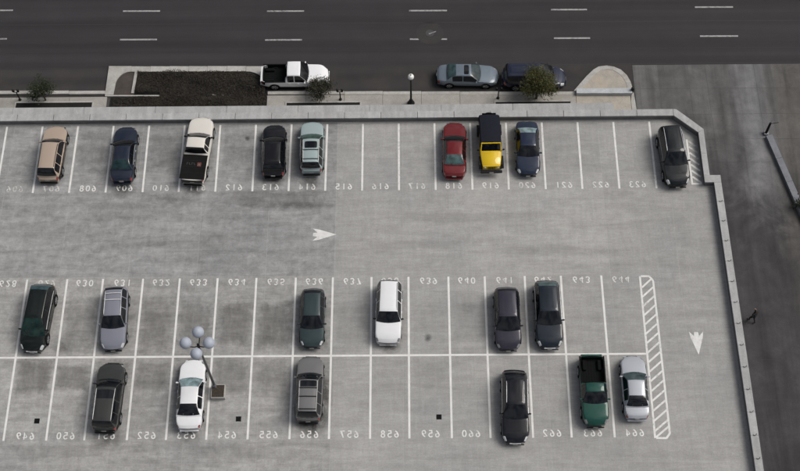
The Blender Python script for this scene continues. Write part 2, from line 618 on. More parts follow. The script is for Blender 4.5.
# ---- alley and driveway apron: cast slabs with open joints
alley = MB().prism([(26.2, -60), (60, -60), (60, 13.86), (21.93, 13.86), (21.93, 5), (26.2, 5)], -4.32, -4.005).build('alley', M['darkseal'])
tag(alley, kind='structure')
ys = [13.845, 11.5, 9.0, 6.64, 4.52, 2.26, .05, -2.2, -4.5, -6.7, -8.85, -12.16, -15.23, -18.2, -22, -27, -60]
xsr = [(21.95, 24.0), (24.0, 26.45), (26.45, 27.9), (27.9, 31.9), (31.9, 36.5), (36.5, 60)]
for j in range(len(ys) - 1):
    for (xa, xb) in xsr:
        y1, y0 = ys[j] - .008, ys[j + 1] + .008
        if xa < 26 and y0 < 5:
            if y1 < 5.2 or xa < 23:
                continue
        if xa > 31 and y0 < 6.6:
            continue
        d = lambda yy: .0 if yy > 8 else (8 - yy) * .012
        v = [(xa + .008, y0), (xb - .008, y0), (xb - .008, y1), (xa + .008, y1)]
        if xb == 31.9 and y1 < 6.7:
            ex = lambda yy: 31.95 + (6.75 - max(yy, -6)) * .2337
            v = [(xa + .008 + d(y0), y0), (ex(y0), y0), (ex(y1), y1), (xa + .008 + d(y1), y1)]
        elif xa >= 26:
            v = [(x + d(y), y) for x, y in v]
        dz = rnd.uniform(-.0015, .0015)
        MB().prism(v, -4.2, ZR + dz).build('slab', M['alley'], alley)

# verge beyond the kerb wall
verge = MB().prism([(32.3, 6.62), (35.1, -6), (35.8, -60), (80, -60), (80, 6.62)], -4.3, ZR + .006).build('verge', M['alley'])
tag(verge, kind='structure')

# ---- sidewalk between street and parking deck, in slabs
sw = MB().prism([(-300, 5.2), (21.9, 5.2), (21.9, 11.1), (-300, 11.1)], -4.3, -3.99).build('pavement', M['darkseal'])
tag(sw, kind='structure')
for xa, xb in ((-39.4, -21.1), (-8.02, 17.1)):
    nn = round((xb - xa) / 3.05)
    for i in range(nn):
        x, xe = xa + (xb - xa) * i / nn, xa + (xb - xa) * (i + 1) / nn
        MB().box(((x + xe) / 2, 8.48, -3.92), (xe - x - .02, 5.15, .14), .008).build('slab', M['sidewalk'], sw)
for (xa, xb) in ((-60, -39.42),):
    MB().box(((xa + xb) / 2, 8.48, -3.92), (xb - xa - .02, 5.15, .14), .008).build('slab', M['sidewalk'], sw)
# kerb stones along the parking lane
for (xa, xb) in ((-60, -21.3), (-8.0, 17.1)):
    n = max(1, round((xb - xa) / 3.05))
    for i in range(n):
        a = xa + (xb - xa) * i / n
        b = xa + (xb - xa) * (i + 1) / n
        ym = 11.42 - .012 * (a + 4)
        MB().box(((a + b) / 2, ym - .16, -3.93), (b - a - .015, .32, .19), .02).build('kerb_stone', M['kerb'], sw)

# ---- planted kerb extension on the left of the street
bx = empty('planted_kerb_extension', (-14.8, 12.5, ZR))
tag(bx, 'concrete edged planting bed jutting into the street behind the white pickup', 'planter')


def wpoly(mb, poly, z0, z1, o):
    return mb.prism([(x - o[0], y - o[1]) for x, y in poly], z0 - o[2], z1 - o[2])


ob = (-14.8, 12.5, ZR)
arc = [(-20.55 + 1.15 - 1.15 * math.cos(t), 12.25 + 1.27 * math.sin(t)) for t in np.linspace(0, math.pi / 2, 9)]
poly = [(-20.62, 11.25), (-20.55, 12.25)] + arc[1:] + [(-19.4, 14.06), (-21.26, 14.08), (-21.3, 11.25)]
wpoly(MB(), poly[::1], -4.2, -3.84, ob).build('kerb_corner', M['kerb'], bx)
xs = np.linspace(-19.39, -9.9, 7)
for i in range(6):
    a, b = xs[i] + .008, xs[i + 1] - .008
    ya, yb = 13.52 - .006 * (a + 20), 13.52 - .006 * (b + 20)
    wpoly(MB(), [(a, ya), (b, yb), (b, yb + .51), (a, ya + .53)], -4.2, -3.85, ob).build('kerb_stone', M['kerb'], bx)
arc2 = [(-9.88 + 1.7 * math.sin(t), 11.9 + 1.55 * math.cos(t)) for t in np.linspace(0, math.pi / 2, 8)]
poly = arc2[::-1] + [(-9.88, 13.95), (-8.6, 13.93), (-8.0, 13.0), (-7.85, 11.9)]
wpoly(MB(), poly[::-1], -4.2, -3.84, ob).build('kerb_corner', M['kerb'], bx)
wpoly(MB(), [(-19.16, 11.38), (-18.94, 11.38), (-18.84, 13.49), (-19.06, 13.49)], -4.2, -3.82, ob).build('divider', M['kerb'], bx)
for (xa, xb) in ((-21.28, -16.8), (-15.3, -14.9), (-12.5, -12.2), (-11.8, -11.55)):
    wpoly(MB(), [(xa, 11.10), (xb, 11.07), (xb, 11.17), (xa, 11.22)], -4.2, -3.83, ob).build('kerb_edging', M['kerb'], bx)
wpoly(MB(), [(-20.9, 11.2), (-18.9, 11.2), (-18.9, 13.6), (-20.9, 13.6)], -4.2, -3.93, ob).build('soil', M['redsoil'], bx)
wpoly(MB(), [(-18.95, 6), (-8.1, 6), (-8.1, 13.6), (-18.95, 13.6)], -4.2, -3.92, ob).build('soil', M['soil'], bx)
wpoly(MB(), [(-21.05, 6), (-18.97, 6), (-18.97, 11.05), (-20.8, 11.05)], -4.2, -3.925, ob).build('soil', M['soil'], bx)

v, f = [], []
for i in range(42000):
    if i % 4 == 0:
        x, y = rnd.uniform(-20.6, -8.15), rnd.uniform(9.0, 10.95)
    else:
        x, y = rnd.uniform(-18.8, -8.2), rnd.uniform(9.0, 13.46)
    if x > -9.8 and y > 11.9 and ((x + 9.88) / 1.65) ** 2 + ((y - 11.9) / 1.38) ** 2 > 1:
        continue
    if x < -16.8 and 10.98 < y < 11.4:
        continue
    hump = .16 * (math.sin(x * 1.9 + math.sin(y * 2.1) * 1.4) + math.sin(y * 2.7 + x * .6)) + .14
    z = -3.92 + max(.0, hump) * rnd.random() + rnd.uniform(.0, .12)
    a, s = rnd.uniform(0, 6.28), rnd.uniform(.04, .09)
    t = rnd.uniform(-.5, .7)
    dx, dy = math.cos(a) * s, math.sin(a) * s
    b = len(v)
    v += [(x - dx * .5 + dy * .3, y - dy * .5 - dx * .3, z), (x + dx, y + dy, z + t * s), (x - dx * .5 - dy * .3, y - dy * .5 + dx * .3, z + .01)]
    f.append((b, b + 1, b + 2))
gc = mesh_obj('ground_cover', v, f, M['cover'])
tag(gc, 'dark brownish low ground cover filling the kerbside planting bed', 'ground cover', kind='stuff')

# ---- rounded sidewalk island beside the driveway
isl = empty('rounded_island', (19.4, 11.5, ZR))
tag(isl, 'rounded beige paved corner island with pale kerb beside the driveway', 'traffic island')
oi_ = (19.4, 11.5, ZR)
out = [(16.95, 11.26), (17.5, 11.95), (18.1, 12.7), (18.7, 13.33), (19.15, 13.62), (19.8, 13.72), (20.4, 13.6), (20.95, 13.3), (21.4, 12.75), (21.65, 12.1), (21.78, 11.26)]
inn = [(17.45, 11.26), (17.85, 11.75), (18.4, 12.4), (18.85, 12.95), (19.25, 13.24), (19.8, 13.36), (20.3, 13.26), (20.72, 12.98), (21.08, 12.5), (21.27, 12.0), (21.36, 11.26)]
for i in range(len(out) - 1):
    wpoly(MB(), [out[i], inn[i], inn[i + 1], out[i + 1]], -4.2, -3.84, oi_).build('kerb_stone', M['kerb'], isl)
wpoly(MB(), [(x, y) for x, y in inn][::-1], -4.2, -3.86, oi_).build('paving', M['island'], isl)
wpoly(MB(), [(17.12, 10.80), (21.62, 10.76), (21.62, 11.255), (17.12, 11.255)], -4.2, -3.5, oi_).build('low_wall', M['bluewall'], isl)
wpoly(MB(), [(17.12, 6), (21.5, 6), (21.5, 10.75), (17.12, 10.79)], -4.2, -3.86, oi_).build('paving', M['island'], isl)
wpoly(MB(), [(21.52, 6), (21.88, 6), (21.9, 9.0), (21.86, 10.2), (21.79, 11.24), (21.64, 11.24), (21.52, 10.2)], -4.2, -3.84, oi_).build('kerb_stone', M['kerb'], isl)
MB().lathe([(.13, .15), (.13, .75), (.10, .83), (0, .85)], (2.25, -.42, 0), 12).build('bollard', M['metal_dark'], isl, 40)

# ---- tree pits (dark strips) let into the sidewalk
pits = [(-28.45, -22.25, 'dark soil strip in the sidewalk below the leftmost small tree', 10.49), (-6.4, -.45, 'dark soil strip in the sidewalk beside the white street pickup', 10.28), (10.55, 16.6, 'dark soil strip in the sidewalk below the yellow-green tree', 10.2)]
for (xa, xb, lb, yt) in pits:
    p = empty('tree_pit', ((xa + xb) / 2, 9.9, ZS))
    tag(p, lb, 'tree pit', 'soil strips along the sidewalk')
    w = xb - xa
    h = (yt - 9.1) / 2
    yc = (yt + 9.1) / 2 - 9.9
    MB().box((0, yc, .006), (w, 2 * h, .012)).build('soil', M['soil'], p)
    for sx in (-1, 1):
        MB().box((sx * (w / 2 + .06), yc, .02), (.11, 2 * h + .24, .08), .01).build('edging', M['kerb'], p)
    MB().box((0, yc + h + .06, .02), (w - .005, .11, .08), .01).build('edging', M['kerb'], p)

# ---- parking deck: slabs
deck = MB().prism([(-60, -60), (26.5, -60), (26.5, .45), (25.7, .45), (25.7, 4.6), (23.8, 6.3), (-60, 6.3)], -4.3, -.004).build('parking_deck', M['sealant'])
tag(deck, kind='structure')
jx = [-1.93 + 4.97 * k for k in range(-9, 6)] + [26.1]
jx = [-60] + jx
jy = [5.98, 1.36, -7.05, -20.9, -60]
for i in range(len(jx) - 1):
    for j in range(len(jy) - 1):
        a, b, y1, y0 = jx[i] + .011, jx[i + 1] - .011, jy[j] - .011, jy[j + 1] + .011
        if j == 0 and i == len(jx) - 2:
            poly = [(a, y0), (25.42, y0), (25.42, 4.55), (23.75, 6.0), (23.75, y1), (a, y1)]
            poly = [(a, y0), (25.42, y0), (25.42, 4.5), (23.9, y1), (a, y1)]
        elif j == 1 and i == len(jx) - 2:
            poly = [(a, y0), (26.1, y0), (26.1, .1), (25.42, .1), (25.42, y1), (a, y1)]
        else:
            poly = [(a, y0), (b, y0), (b, y1), (a, y1)]
        MB().prism(poly, -.0035, 0).build('slab', M['deck'], deck)


def deck_line(name, pts, w, wear, z=.004):
    """closed quad strip along two points on the deck"""
    (x0, y0), (x1, y1) = pts
    d = Vector((x1 - x0, y1 - y0)).normalized()
    n = Vector((-d.y, d.x)) * w / 2
    v = [(x0 - n.x, y0 - n.y, z), (x1 - n.x, y1 - n.y, z), (x1 + n.x, y1 + n.y, z), (x0 + n.x, y0 + n.y, z)]
    o = mesh_obj(name, v, [(0, 1, 2, 3)], M['paint'], deck)
    o.color = (wear, 0, 0, 1)
    return o


LW = .145
for i in range(-1, 18):
    X = (i - 9) * 2.74
    deck_line('stall_line', ((X, 5.83), (X + rnd.uniform(-.02, .02), -.03)), LW, .08 if i < 9 else .12)
BX = [-24.09, -21.19, -18.60, -15.71, -13.06, -10.33, -7.53, -4.69, -2.02, .76, 3.42, 6.29, 8.90, 11.77, 14.37, 17.27]
for k, X in enumerate(BX):
    deck_line('stall_line', ((X, -13.28), (X, -19.23)), LW, .04)
    deck_line('stall_line', ((X, -13.14), (X, -7.17)), LW, .04)
deck_line('stall_line', ((-26.9, -13.28), (-26.9, -19.23)), LW, .04)
deck_line('divider_line', ((-34, -13.21), (19.93, -13.21)), LW, .04)
# faint older line running across the stalls of the far row
o = deck_line('faded_line', ((-30, 1.33), (-2.0, 1.23)), .07, .46, .003)


# hatched end islands
def hatch_block(xl0, xr0, yt, xl1, xr1, yb, n, slope, rev=False):
    xl = lambda y: xl0 + (xl1 - xl0) * (yt - y) / (yt - yb)
    xr = lambda y: xr0 + (xr1 - xr0) * (yt - y) / (yt - yb)
    deck_line('hatch_border', ((xl0, yt), (xl1, yb)), .14, .12, .0045)
    deck_line('hatch_border', ((xr0, yt - .35), (xr1, yb + .3)), .14, .12, .0045)
    deck_line('hatch_border', ((xl1 + .07, yb), (xr1 - .25, yb)), .14, .12, .005)
    deck_line('hatch_border', ((xl0 + .07, yt - .0), (xr0 - .25, yt - .0)), .14, .12, .005)
    deck_line('hatch_border', ((xr1 - .27, yb - .02), (xr1, yb + .32)), .14, .12, .0055)
    deck_line('hatch_border', ((xr0 - .27, yt + .02), (xr0, yt - .36)), .14, .12, .0055)
    for i in range(n):
        y = yt - (yt - yb) * (i + .75) / n
        if y - slope / 2 < yb + .02:
            y = yb + slope / 2 + .05
        deck_line('hatch_bar', ((xl(y) + .05, y - slope / 2), (xr(y) - .05, y + slope / 2)), .13, .12, .0062)


hatch_block(20.04, 20.95, -7.25, 19.98, 21.0, -19.3, 17, .75)
# small hatched wedge beside the corner wall
deck_line('hatch_border', ((24.62, 4.2), (24.62, .36)), .14, .08, .0045)
deck_line('hatch_border', ((24.56, .33), (25.34, .33)), .14, .08, .005)
for i in range(7):
    y = .95 + i * .52
    deck_line('hatch_bar', ((24.70, y), (25.32, y - .55)), .15, .06 + .03 * i, .0062)


def arrow(cx, cy, rz, wear):
    # dart shaped arrow with three-pronged tail, tip towards +x before rotation
    p = [(.95, 0), (-.45, .52), (-.98, .62), (-.60, .22), (-.95, .16), (-.95, -.16), (-.60, -.22), (-.98, -.62), (-.45, -.52)]
    p = [(x * .9, y * .8) for x, y in p]
    c, s = math.cos(rz), math.sin(rz)
    v = [(cx + x * c - y * s, cy + x * s + y * c, .0045) for x, y in p]
    o = mesh_obj('arrow_marking', [(cx, cy, .0045)] + v, [(0, i + 1, (i + 1) % len(v) + 1) for i in range(len(v))], M['paint'], deck)
    o.color = (wear, 0, 0, 1)


arrow(-2.70, -3.70, 0.0, .14)
arrow(23.58, -12.45, R(-90), .14)

# ---- stall numbers (stencilled; they read mirrored here)
def arcpts(cx, cy, rx, ry, a0, a1, n=10):
    return [(cx + rx * math.cos(R(a0 + (a1 - a0) * i / n)), cy + ry * math.sin(R(a0 + (a1 - a0) * i / n))) for i in range(n + 1)]


DIG = {
    '0': [arcpts(.3, .5, .24, .44, 95, 265, 10), arcpts(.3, .5, .24, .44, -85, 85, 10)],
    '1': [[(.3, .0), (.3, 1.0)]],
    '2': [arcpts(.3, .70, .22, .24, 160, -25, 8) + [(.1, .06), (.56, .06)]],
    '3': [arcpts(.28, .74, .22, .20, 150, -80, 8), arcpts(.28, .27, .25, .23, 75, -150, 9)],
    '4': [[(.44, .0), (.44, .95), (.06, .30)], [(.10, .26), (.36, .26)], [(.51, .26), (.60, .26)]],
    '5': [[(.52, .94), (.14, .94), (.11, .56)] + arcpts(.28, .32, .26, .27, 105, -150, 9)],
    '6': [arcpts(.31, .29, .23, .24, 85, 445, 14)[:-1], [(.47, .93), (.28, .78), (.12, .52), (.075, .34)]],
    '7': [[(.06, .94), (.54, .94), (.22, .0)]],
    '8': [arcpts(.3, .75, .19, .19, -80, 260, 12), arcpts(.3, .27, .24, .23, 100, 440, 13)],
    '9': [arcpts(.29, .71, .23, .24, 265, 625, 14)[:-1], [(.13, .07), (.32, .22), (.48, .48), (.525, .66)]],
}


def stroke(mb, pts, w, z, fn):
    n = len(pts)
    V = []
    for i, p in enumerate(pts):
        a = Vector(pts[max(i - 1, 0)])
        b = Vector(pts[min(i + 1, n - 1)])
        d = (b - a).normalized()
        nn = Vector((-d.y, d.x))
        k = 1.0
        if 0 < i < n - 1:
            d1 = (Vector(p) - a).normalized()
            k = 1 / max(.5, abs(d1.dot(d)))
        V += [fn(p[0] - nn.x * w / 2 * k, p[1] - nn.y * w / 2 * k) + (z,), fn(p[0] + nn.x * w / 2 * k, p[1] + nn.y * w / 2 * k) + (z,)]
    mb.add(V, [(2 * i, 2 * i + 2, 2 * i + 3, 2 * i + 1) for i in range(n - 1)])


def number(txt, cx, cy, flip, wear):
    mb = MB()
    W_, H_, pitch = .50, .50, .46
    q = 0
    for i, ch in enumerate(txt):
        for s in DIG[ch]:
            def fn(x, y, i=i):
                xx = (x - .3) * W_ + (i - 1) * pitch
                yy = (y - .5) * H_
                return (cx - xx, cy + yy) if flip == 'h' else (cx + xx, cy - yy)
            stroke(mb, s, .155, .0045 + .0006 * q, fn)
            q += 1
    o = mb.build('stall_number', M['paint'], deck)
    o.color = (wear, 0, 0, 1)


for i in range(18):
    n = 606 + i
    X = (i - 1 - 9 + .5) * 2.74
    number(str(n), X, .33, 'h', {606: .25, 607: .21, 608: .08, 609: .17, 610: .18, 611: .22}.get(n, .13 + .035 * (i % 3)))
cent2 = [-25.45] + [(BX[i] + BX[i + 1]) / 2 for i in range(15)] + [18.65]
for i, X in enumerate(cent2):
    number(str(628 + i), X, -7.50, 'v', .19 if i % 3 == 1 else .12)
for i, X in enumerate(cent2[1:]):
    number(str(649 + i), X, -18.90, 'h', .08 + .03 * (i % 3))

# ---- floor drains
for (x, y) in ((-21.99, -17.84), (-8.22, -17.78), (5.44, -17.72)):
    d = empty('floor_drain', (x, y, 0), 0, deck)
    MB().box((0, 0, .004), (.36, .36, .006)).build('pit', M['under'], d)
    for k in range(5):
        MB().box((-.14 + k * .07, 0, .010), (.022, .33, .008)).build('grate_bar', M['metal_dark'], d)

# ---- parapet round the deck
HW = .6
pw = empty('parapet_wall', (0, 0, 0))
tag(pw, 'low grey concrete parapet with pale jointed coping round the parking deck', 'wall')


def wall_run(a, b, width, step, hooks=True, lift=0.0):
    """wall + coping blocks from a to b (inner face line), thickness to the left of a->b"""
    A, B = Vector(a), Vector(b)
    L = (B - A).length
    d = (B - A) / L
    n = Vector((-d.y, d.x))
    w_in = .05
    q = [A + n * w_in, B + n * w_in, B + n * (width - .03), A + n * (width - .03)]
    MB().prism([p[:] for p in q], -4.29, HW - .12).build('wall_panel', M['wall'], pw)
    k = max(1, round(L / step))
    for i in range(k):
        s0, s1 = L * i / k + .018, L * (i + 1) / k - .018
        q = [A + d * s0, A + d * s1, A + d * s1 + n * width, A + d * s0 + n * width]
        z = HW + rnd.uniform(-.004, .004)
        mb = MB().prism([p[:] for p in q], HW - .12, z)
        mb.build('coping_block', M['coping'], pw)
        if hooks and i:
            h = A + d * (L * i / k)
            hb = MB()
            c = h + n * width * .45
            hb.tube([(*(c + n * .14 + d * .03), HW + .01), (*(c - n * .02 + d * .02), HW + .05), (*(c - n * .12 - d * .05), HW + .04), (*(c - n * .05 - d * .12), HW + .01)], .022, 5)
            hb.build('lifting_loop', M['metal_dark'], pw, 60)


# north side, running east to west keeps the wall body outside (north) of the inner face
def run(a, b, width, step, hooks=True):
    wall_run(a, b, width, step, hooks)


run((-60.0, 5.98), (23.72, 5.98), .58, 2.75, False)
# chamfered corner block, return and notch as solid pieces
MB().prism([(23.74, 6.0), (25.42, 4.50), (25.80, 4.72), (23.95, 6.50), (23.74, 6.53)], -4.29, HW - .13).build('wall_panel', M['wall'], pw)
MB().prism([(23.73, 5.98), (24.55, 5.24), (24.90, 5.66), (23.96, 6.54), (23.73, 6.56)], HW - .12, HW).build('coping_block', M['coping'], pw)
MB().prism([(24.56, 5.23), (25.40, 4.47), (25.84, 4.74), (24.91, 5.65)], HW - .12, HW + .003).build('coping_block', M['coping'], pw)
MB().prism([(25.47, .72), (25.80, .72), (25.80, 4.70), (25.45, 4.5)], -4.29, HW - .13).build('wall_panel', M['wall'], pw)
for (a, b) in ((.74, 2.6), (2.615, 4.46)):
    MB().prism([(25.42, a), (25.84, a), (25.84, b + (.27 if b > 4 else 0)), (25.42, b)], HW - .12, HW).build('coping_block', M['coping'], pw)
MB().prism([(25.47, .17), (26.6, .17), (26.6, .70), (25.47, .70)], -4.29, HW - .13).build('wall_panel', M['wall'], pw)
MB().prism([(25.42, .12), (26.63, .12), (26.63, .725), (25.42, .725)], HW - .12, HW + .004).build('coping_block', M['coping'], pw)
# east side
n = 25
for i in range(n):
    ya, yb = .105 - 1.62 * i, .105 - 1.62 * (i + 1) + .015
    xo = lambda y: 26.10 - .008 * (y - .1)
    MB().prism([(xo(yb), yb), (xo(yb) + .53, yb), (xo(ya) + .53, ya), (xo(ya), ya)], HW - .12, HW + rnd.uniform(-.003, .003)).build('coping_block', M['coping'], pw)
    MB().prism([(xo(yb) + .05, yb - .012), (xo(yb) + .50, yb - .012), (xo(ya) + .50, ya - .002), (xo(ya) + .05, ya - .002)], -4.29, HW - .121).build('wall_panel', M['wall'], pw)
    c = (xo(yb) + .26, yb)
    hb = MB()
    hb.tube([(c[0] + .15, c[1] + .10, HW + .01), (c[0] + .08, c[1] - .02, HW + .06), (c[0] - .02, c[1] - .05, HW + .06), (c[0] - .10, c[1] + .03, HW + .01)], .017, 5)
    hb.build('lifting_loop', M['metal_dark'], pw, 60)
# plain ledge behind the coping on the street side
lg = empty('ledge', (0, 6.9, 0))
tag(lg, 'wide pale concrete ledge along the street side of the parapet', 'ledge')
xs = list(np.arange(-60, 16.0, 5.5)) + [19.25]
for i in range(len(xs) - 1):
    MB().box(((xs[i] + xs[i + 1]) / 2, .04, -1.90), (xs[i + 1] - xs[i] - .012, .67, 4.7), .02).build('ledge_block', M['coping'], lg)


# ================================================================== VEHICLES
def lerp(a, b, t):
    return a + (b - a) * t


def prof(pts, s):
    """smooth piecewise profile"""
    if s <= pts[0][0]:
        return pts[0][1]
    for (a, va), (b, vb) in zip(pts, pts[1:]):
        if s <= b:
            t = (s - a) / (b - a)
            return va + (vb - va) * t
    return pts[-1][1]


def smoothprof(pts, s, h=.035):
    return (prof(pts, s - h) + 2 * prof(pts, s) + prof(pts, s + h)) / 4


class Grid:
    def __init__(self, P):
        self.P = np.array(P)          # (na, nb, 3)

    def at(self, a, b):
        na, nb, _ = self.P.shape
        a = min(max(a, 0), na - 1.0001)
        b = min(max(b, 0), nb - 1.0001)
        i, j = int(a), int(b)
        u, w = a - i, b - j
        P = self.P
        return (P[i, j] * (1 - u) * (1 - w) + P[i + 1, j] * u * (1 - w) + P[i, j + 1] * (1 - u) * w + P[i + 1, j + 1] * u * w)

    def normal(self, a, b):
        e = .35
        da = self.at(a + e, b) - self.at(a - e, b)
        db = self.at(a, b + e) - self.at(a, b - e)
        n = np.cross(db, da)
        L = np.linalg.norm(n)
        return n / L if L > 1e-9 else np.array([0, 0, 1.0])

    def mesh(self, closed=False, caps=True):
        na, nb, _ = self.P.shape
        v = [tuple(p) for row in self.P for p in row]
        f = []
        for i in range(na - 1):
            for j in range(nb - 1):
                f.append((i * nb + j, (i + 1) * nb + j, (i + 1) * nb + j + 1, i * nb + j + 1))
            if closed:
                f.append((i * nb + nb - 1, (i + 1) * nb + nb - 1, (i + 1) * nb, i * nb))
        if caps:
            f.append(tuple(range(nb)))
            f.append(tuple((na - 1) * nb + j for j in range(nb))[::-1])
        return v, f

    def patch(self, a0, a1, b0, b1, off=.006, na=6, nb=6, rad=0.0, depth=.012):
        """panel lying `off` proud of the surface, rounded corners in plan, with a turned-in rim"""
        v, f = [], []
        for i in range(na + 1):
            for j in range(nb + 1):
                u, w = i / na, j / nb
                if rad:
                    uu, ww = 2 * u - 1, 2 * w - 1
                    k1 = 1 - rad * (abs(uu) ** 6) * .5
                    k2 = 1 - rad * (abs(ww) ** 6) * .5
                    u2, w2 = (uu * k2 + 1) / 2, (ww * k1 + 1) / 2
                else:
                    u2, w2 = u, w
                a, b = lerp(a0, a1, u2), lerp(b0, b1, w2)
                n = self.normal(a, b)
                v.append(self.at(a, b) + n * off)
        idx = lambda i, j: i * (nb + 1) + j
        for i in range(na):
            for j in range(nb):
                f.append((idx(i, j), idx(i + 1, j), idx(i + 1, j + 1), idx(i, j + 1)))
        ring = [idx(i, 0) for i in range(na)] + [idx(na, j) for j in range(nb)] + [idx(i, nb) for i in range(na, 0, -1)] + [idx(0, j) for j in range(nb, 0, -1)]
        c = np.mean(v, axis=0)
        base = len(v)
        for r in ring:
            p = np.array(v[r])
            v.append(p + (c - p) * .004 - self_n(self, c) * depth)
        m = len(ring)
        for k in range(m):
            f.append((ring[k], base + k, base + (k + 1) % m, ring[(k + 1) % m]))
        return [tuple(p) for p in v], f


def self_n(grid, c):
    n = np.array([c[0] * .6, 0, max(.1, c[2] - .6)])
    return n / np.linalg.norm(n)


KIND = {
    # profile of shoulder line by s in -1 (tail) .. 1 (nose)
    'sedan': dict(sh=[(-1, .74), (-.94, .90), (-.62, .97), (-.2, .95), (.40, .93), (.80, .80), (.95, .68), (1, .56)], rb=-.70, rr=-.36, rf=.10, wb=.42, zr=1.44, roofw=.655, pil=(-.15,), tailh=.0),
    'hatch': dict(sh=[(-1, .72), (-.95, .90), (-.7, 1.0), (.40, .95), (.80, .82), (.95, .70), (1, .56)], rb=-.93, rr=-.68, rf=.08, wb=.46, zr=1.50, roofw=.67, pil=(-.25, -.62), tailh=.0),
    'wagon': dict(sh=[(-1, .74), (-.96, .92), (-.7, .98), (.38, .95), (.80, .83), (.95, .70), (1, .56)], rb=-.95, rr=-.76, rf=.06, wb=.40, zr=1.50, roofw=.67, pil=(-.2, -.55), tailh=.0),
    'suv': dict(sh=[(-1, .80), (-.965, 1.0), (-.7, 1.06), (.36, 1.04), (.78, .96), (.94, .84), (1, .62)], rb=-.965, rr=-.84, rf=.06, wb=.40, zr=1.74, roofw=.69, pil=(-.22, -.58), tailh=.0),
    'van': dict(sh=[(-1, .80), (-.965, 1.0), (-.7, 1.04), (.45, 1.0), (.80, .88), (.94, .74), (1, .58)], rb=-.96, rr=-.86, rf=.18, wb=.62, zr=1.74, roofw=.70, pil=(-.12, -.52), tailh=.0),
    'pickup': dict(sh=[(-1, .98), (-.97, 1.02), (-.2, 1.04), (.40, 1.02), (.82, .98), (.95, .86), (1, .64)], rb=-.20, rr=-.13, rf=.16, wb=.43, zr=1.76, roofw=.69, pil=(.0,), tailh=.0, bed=(-.95, -.235)),
}


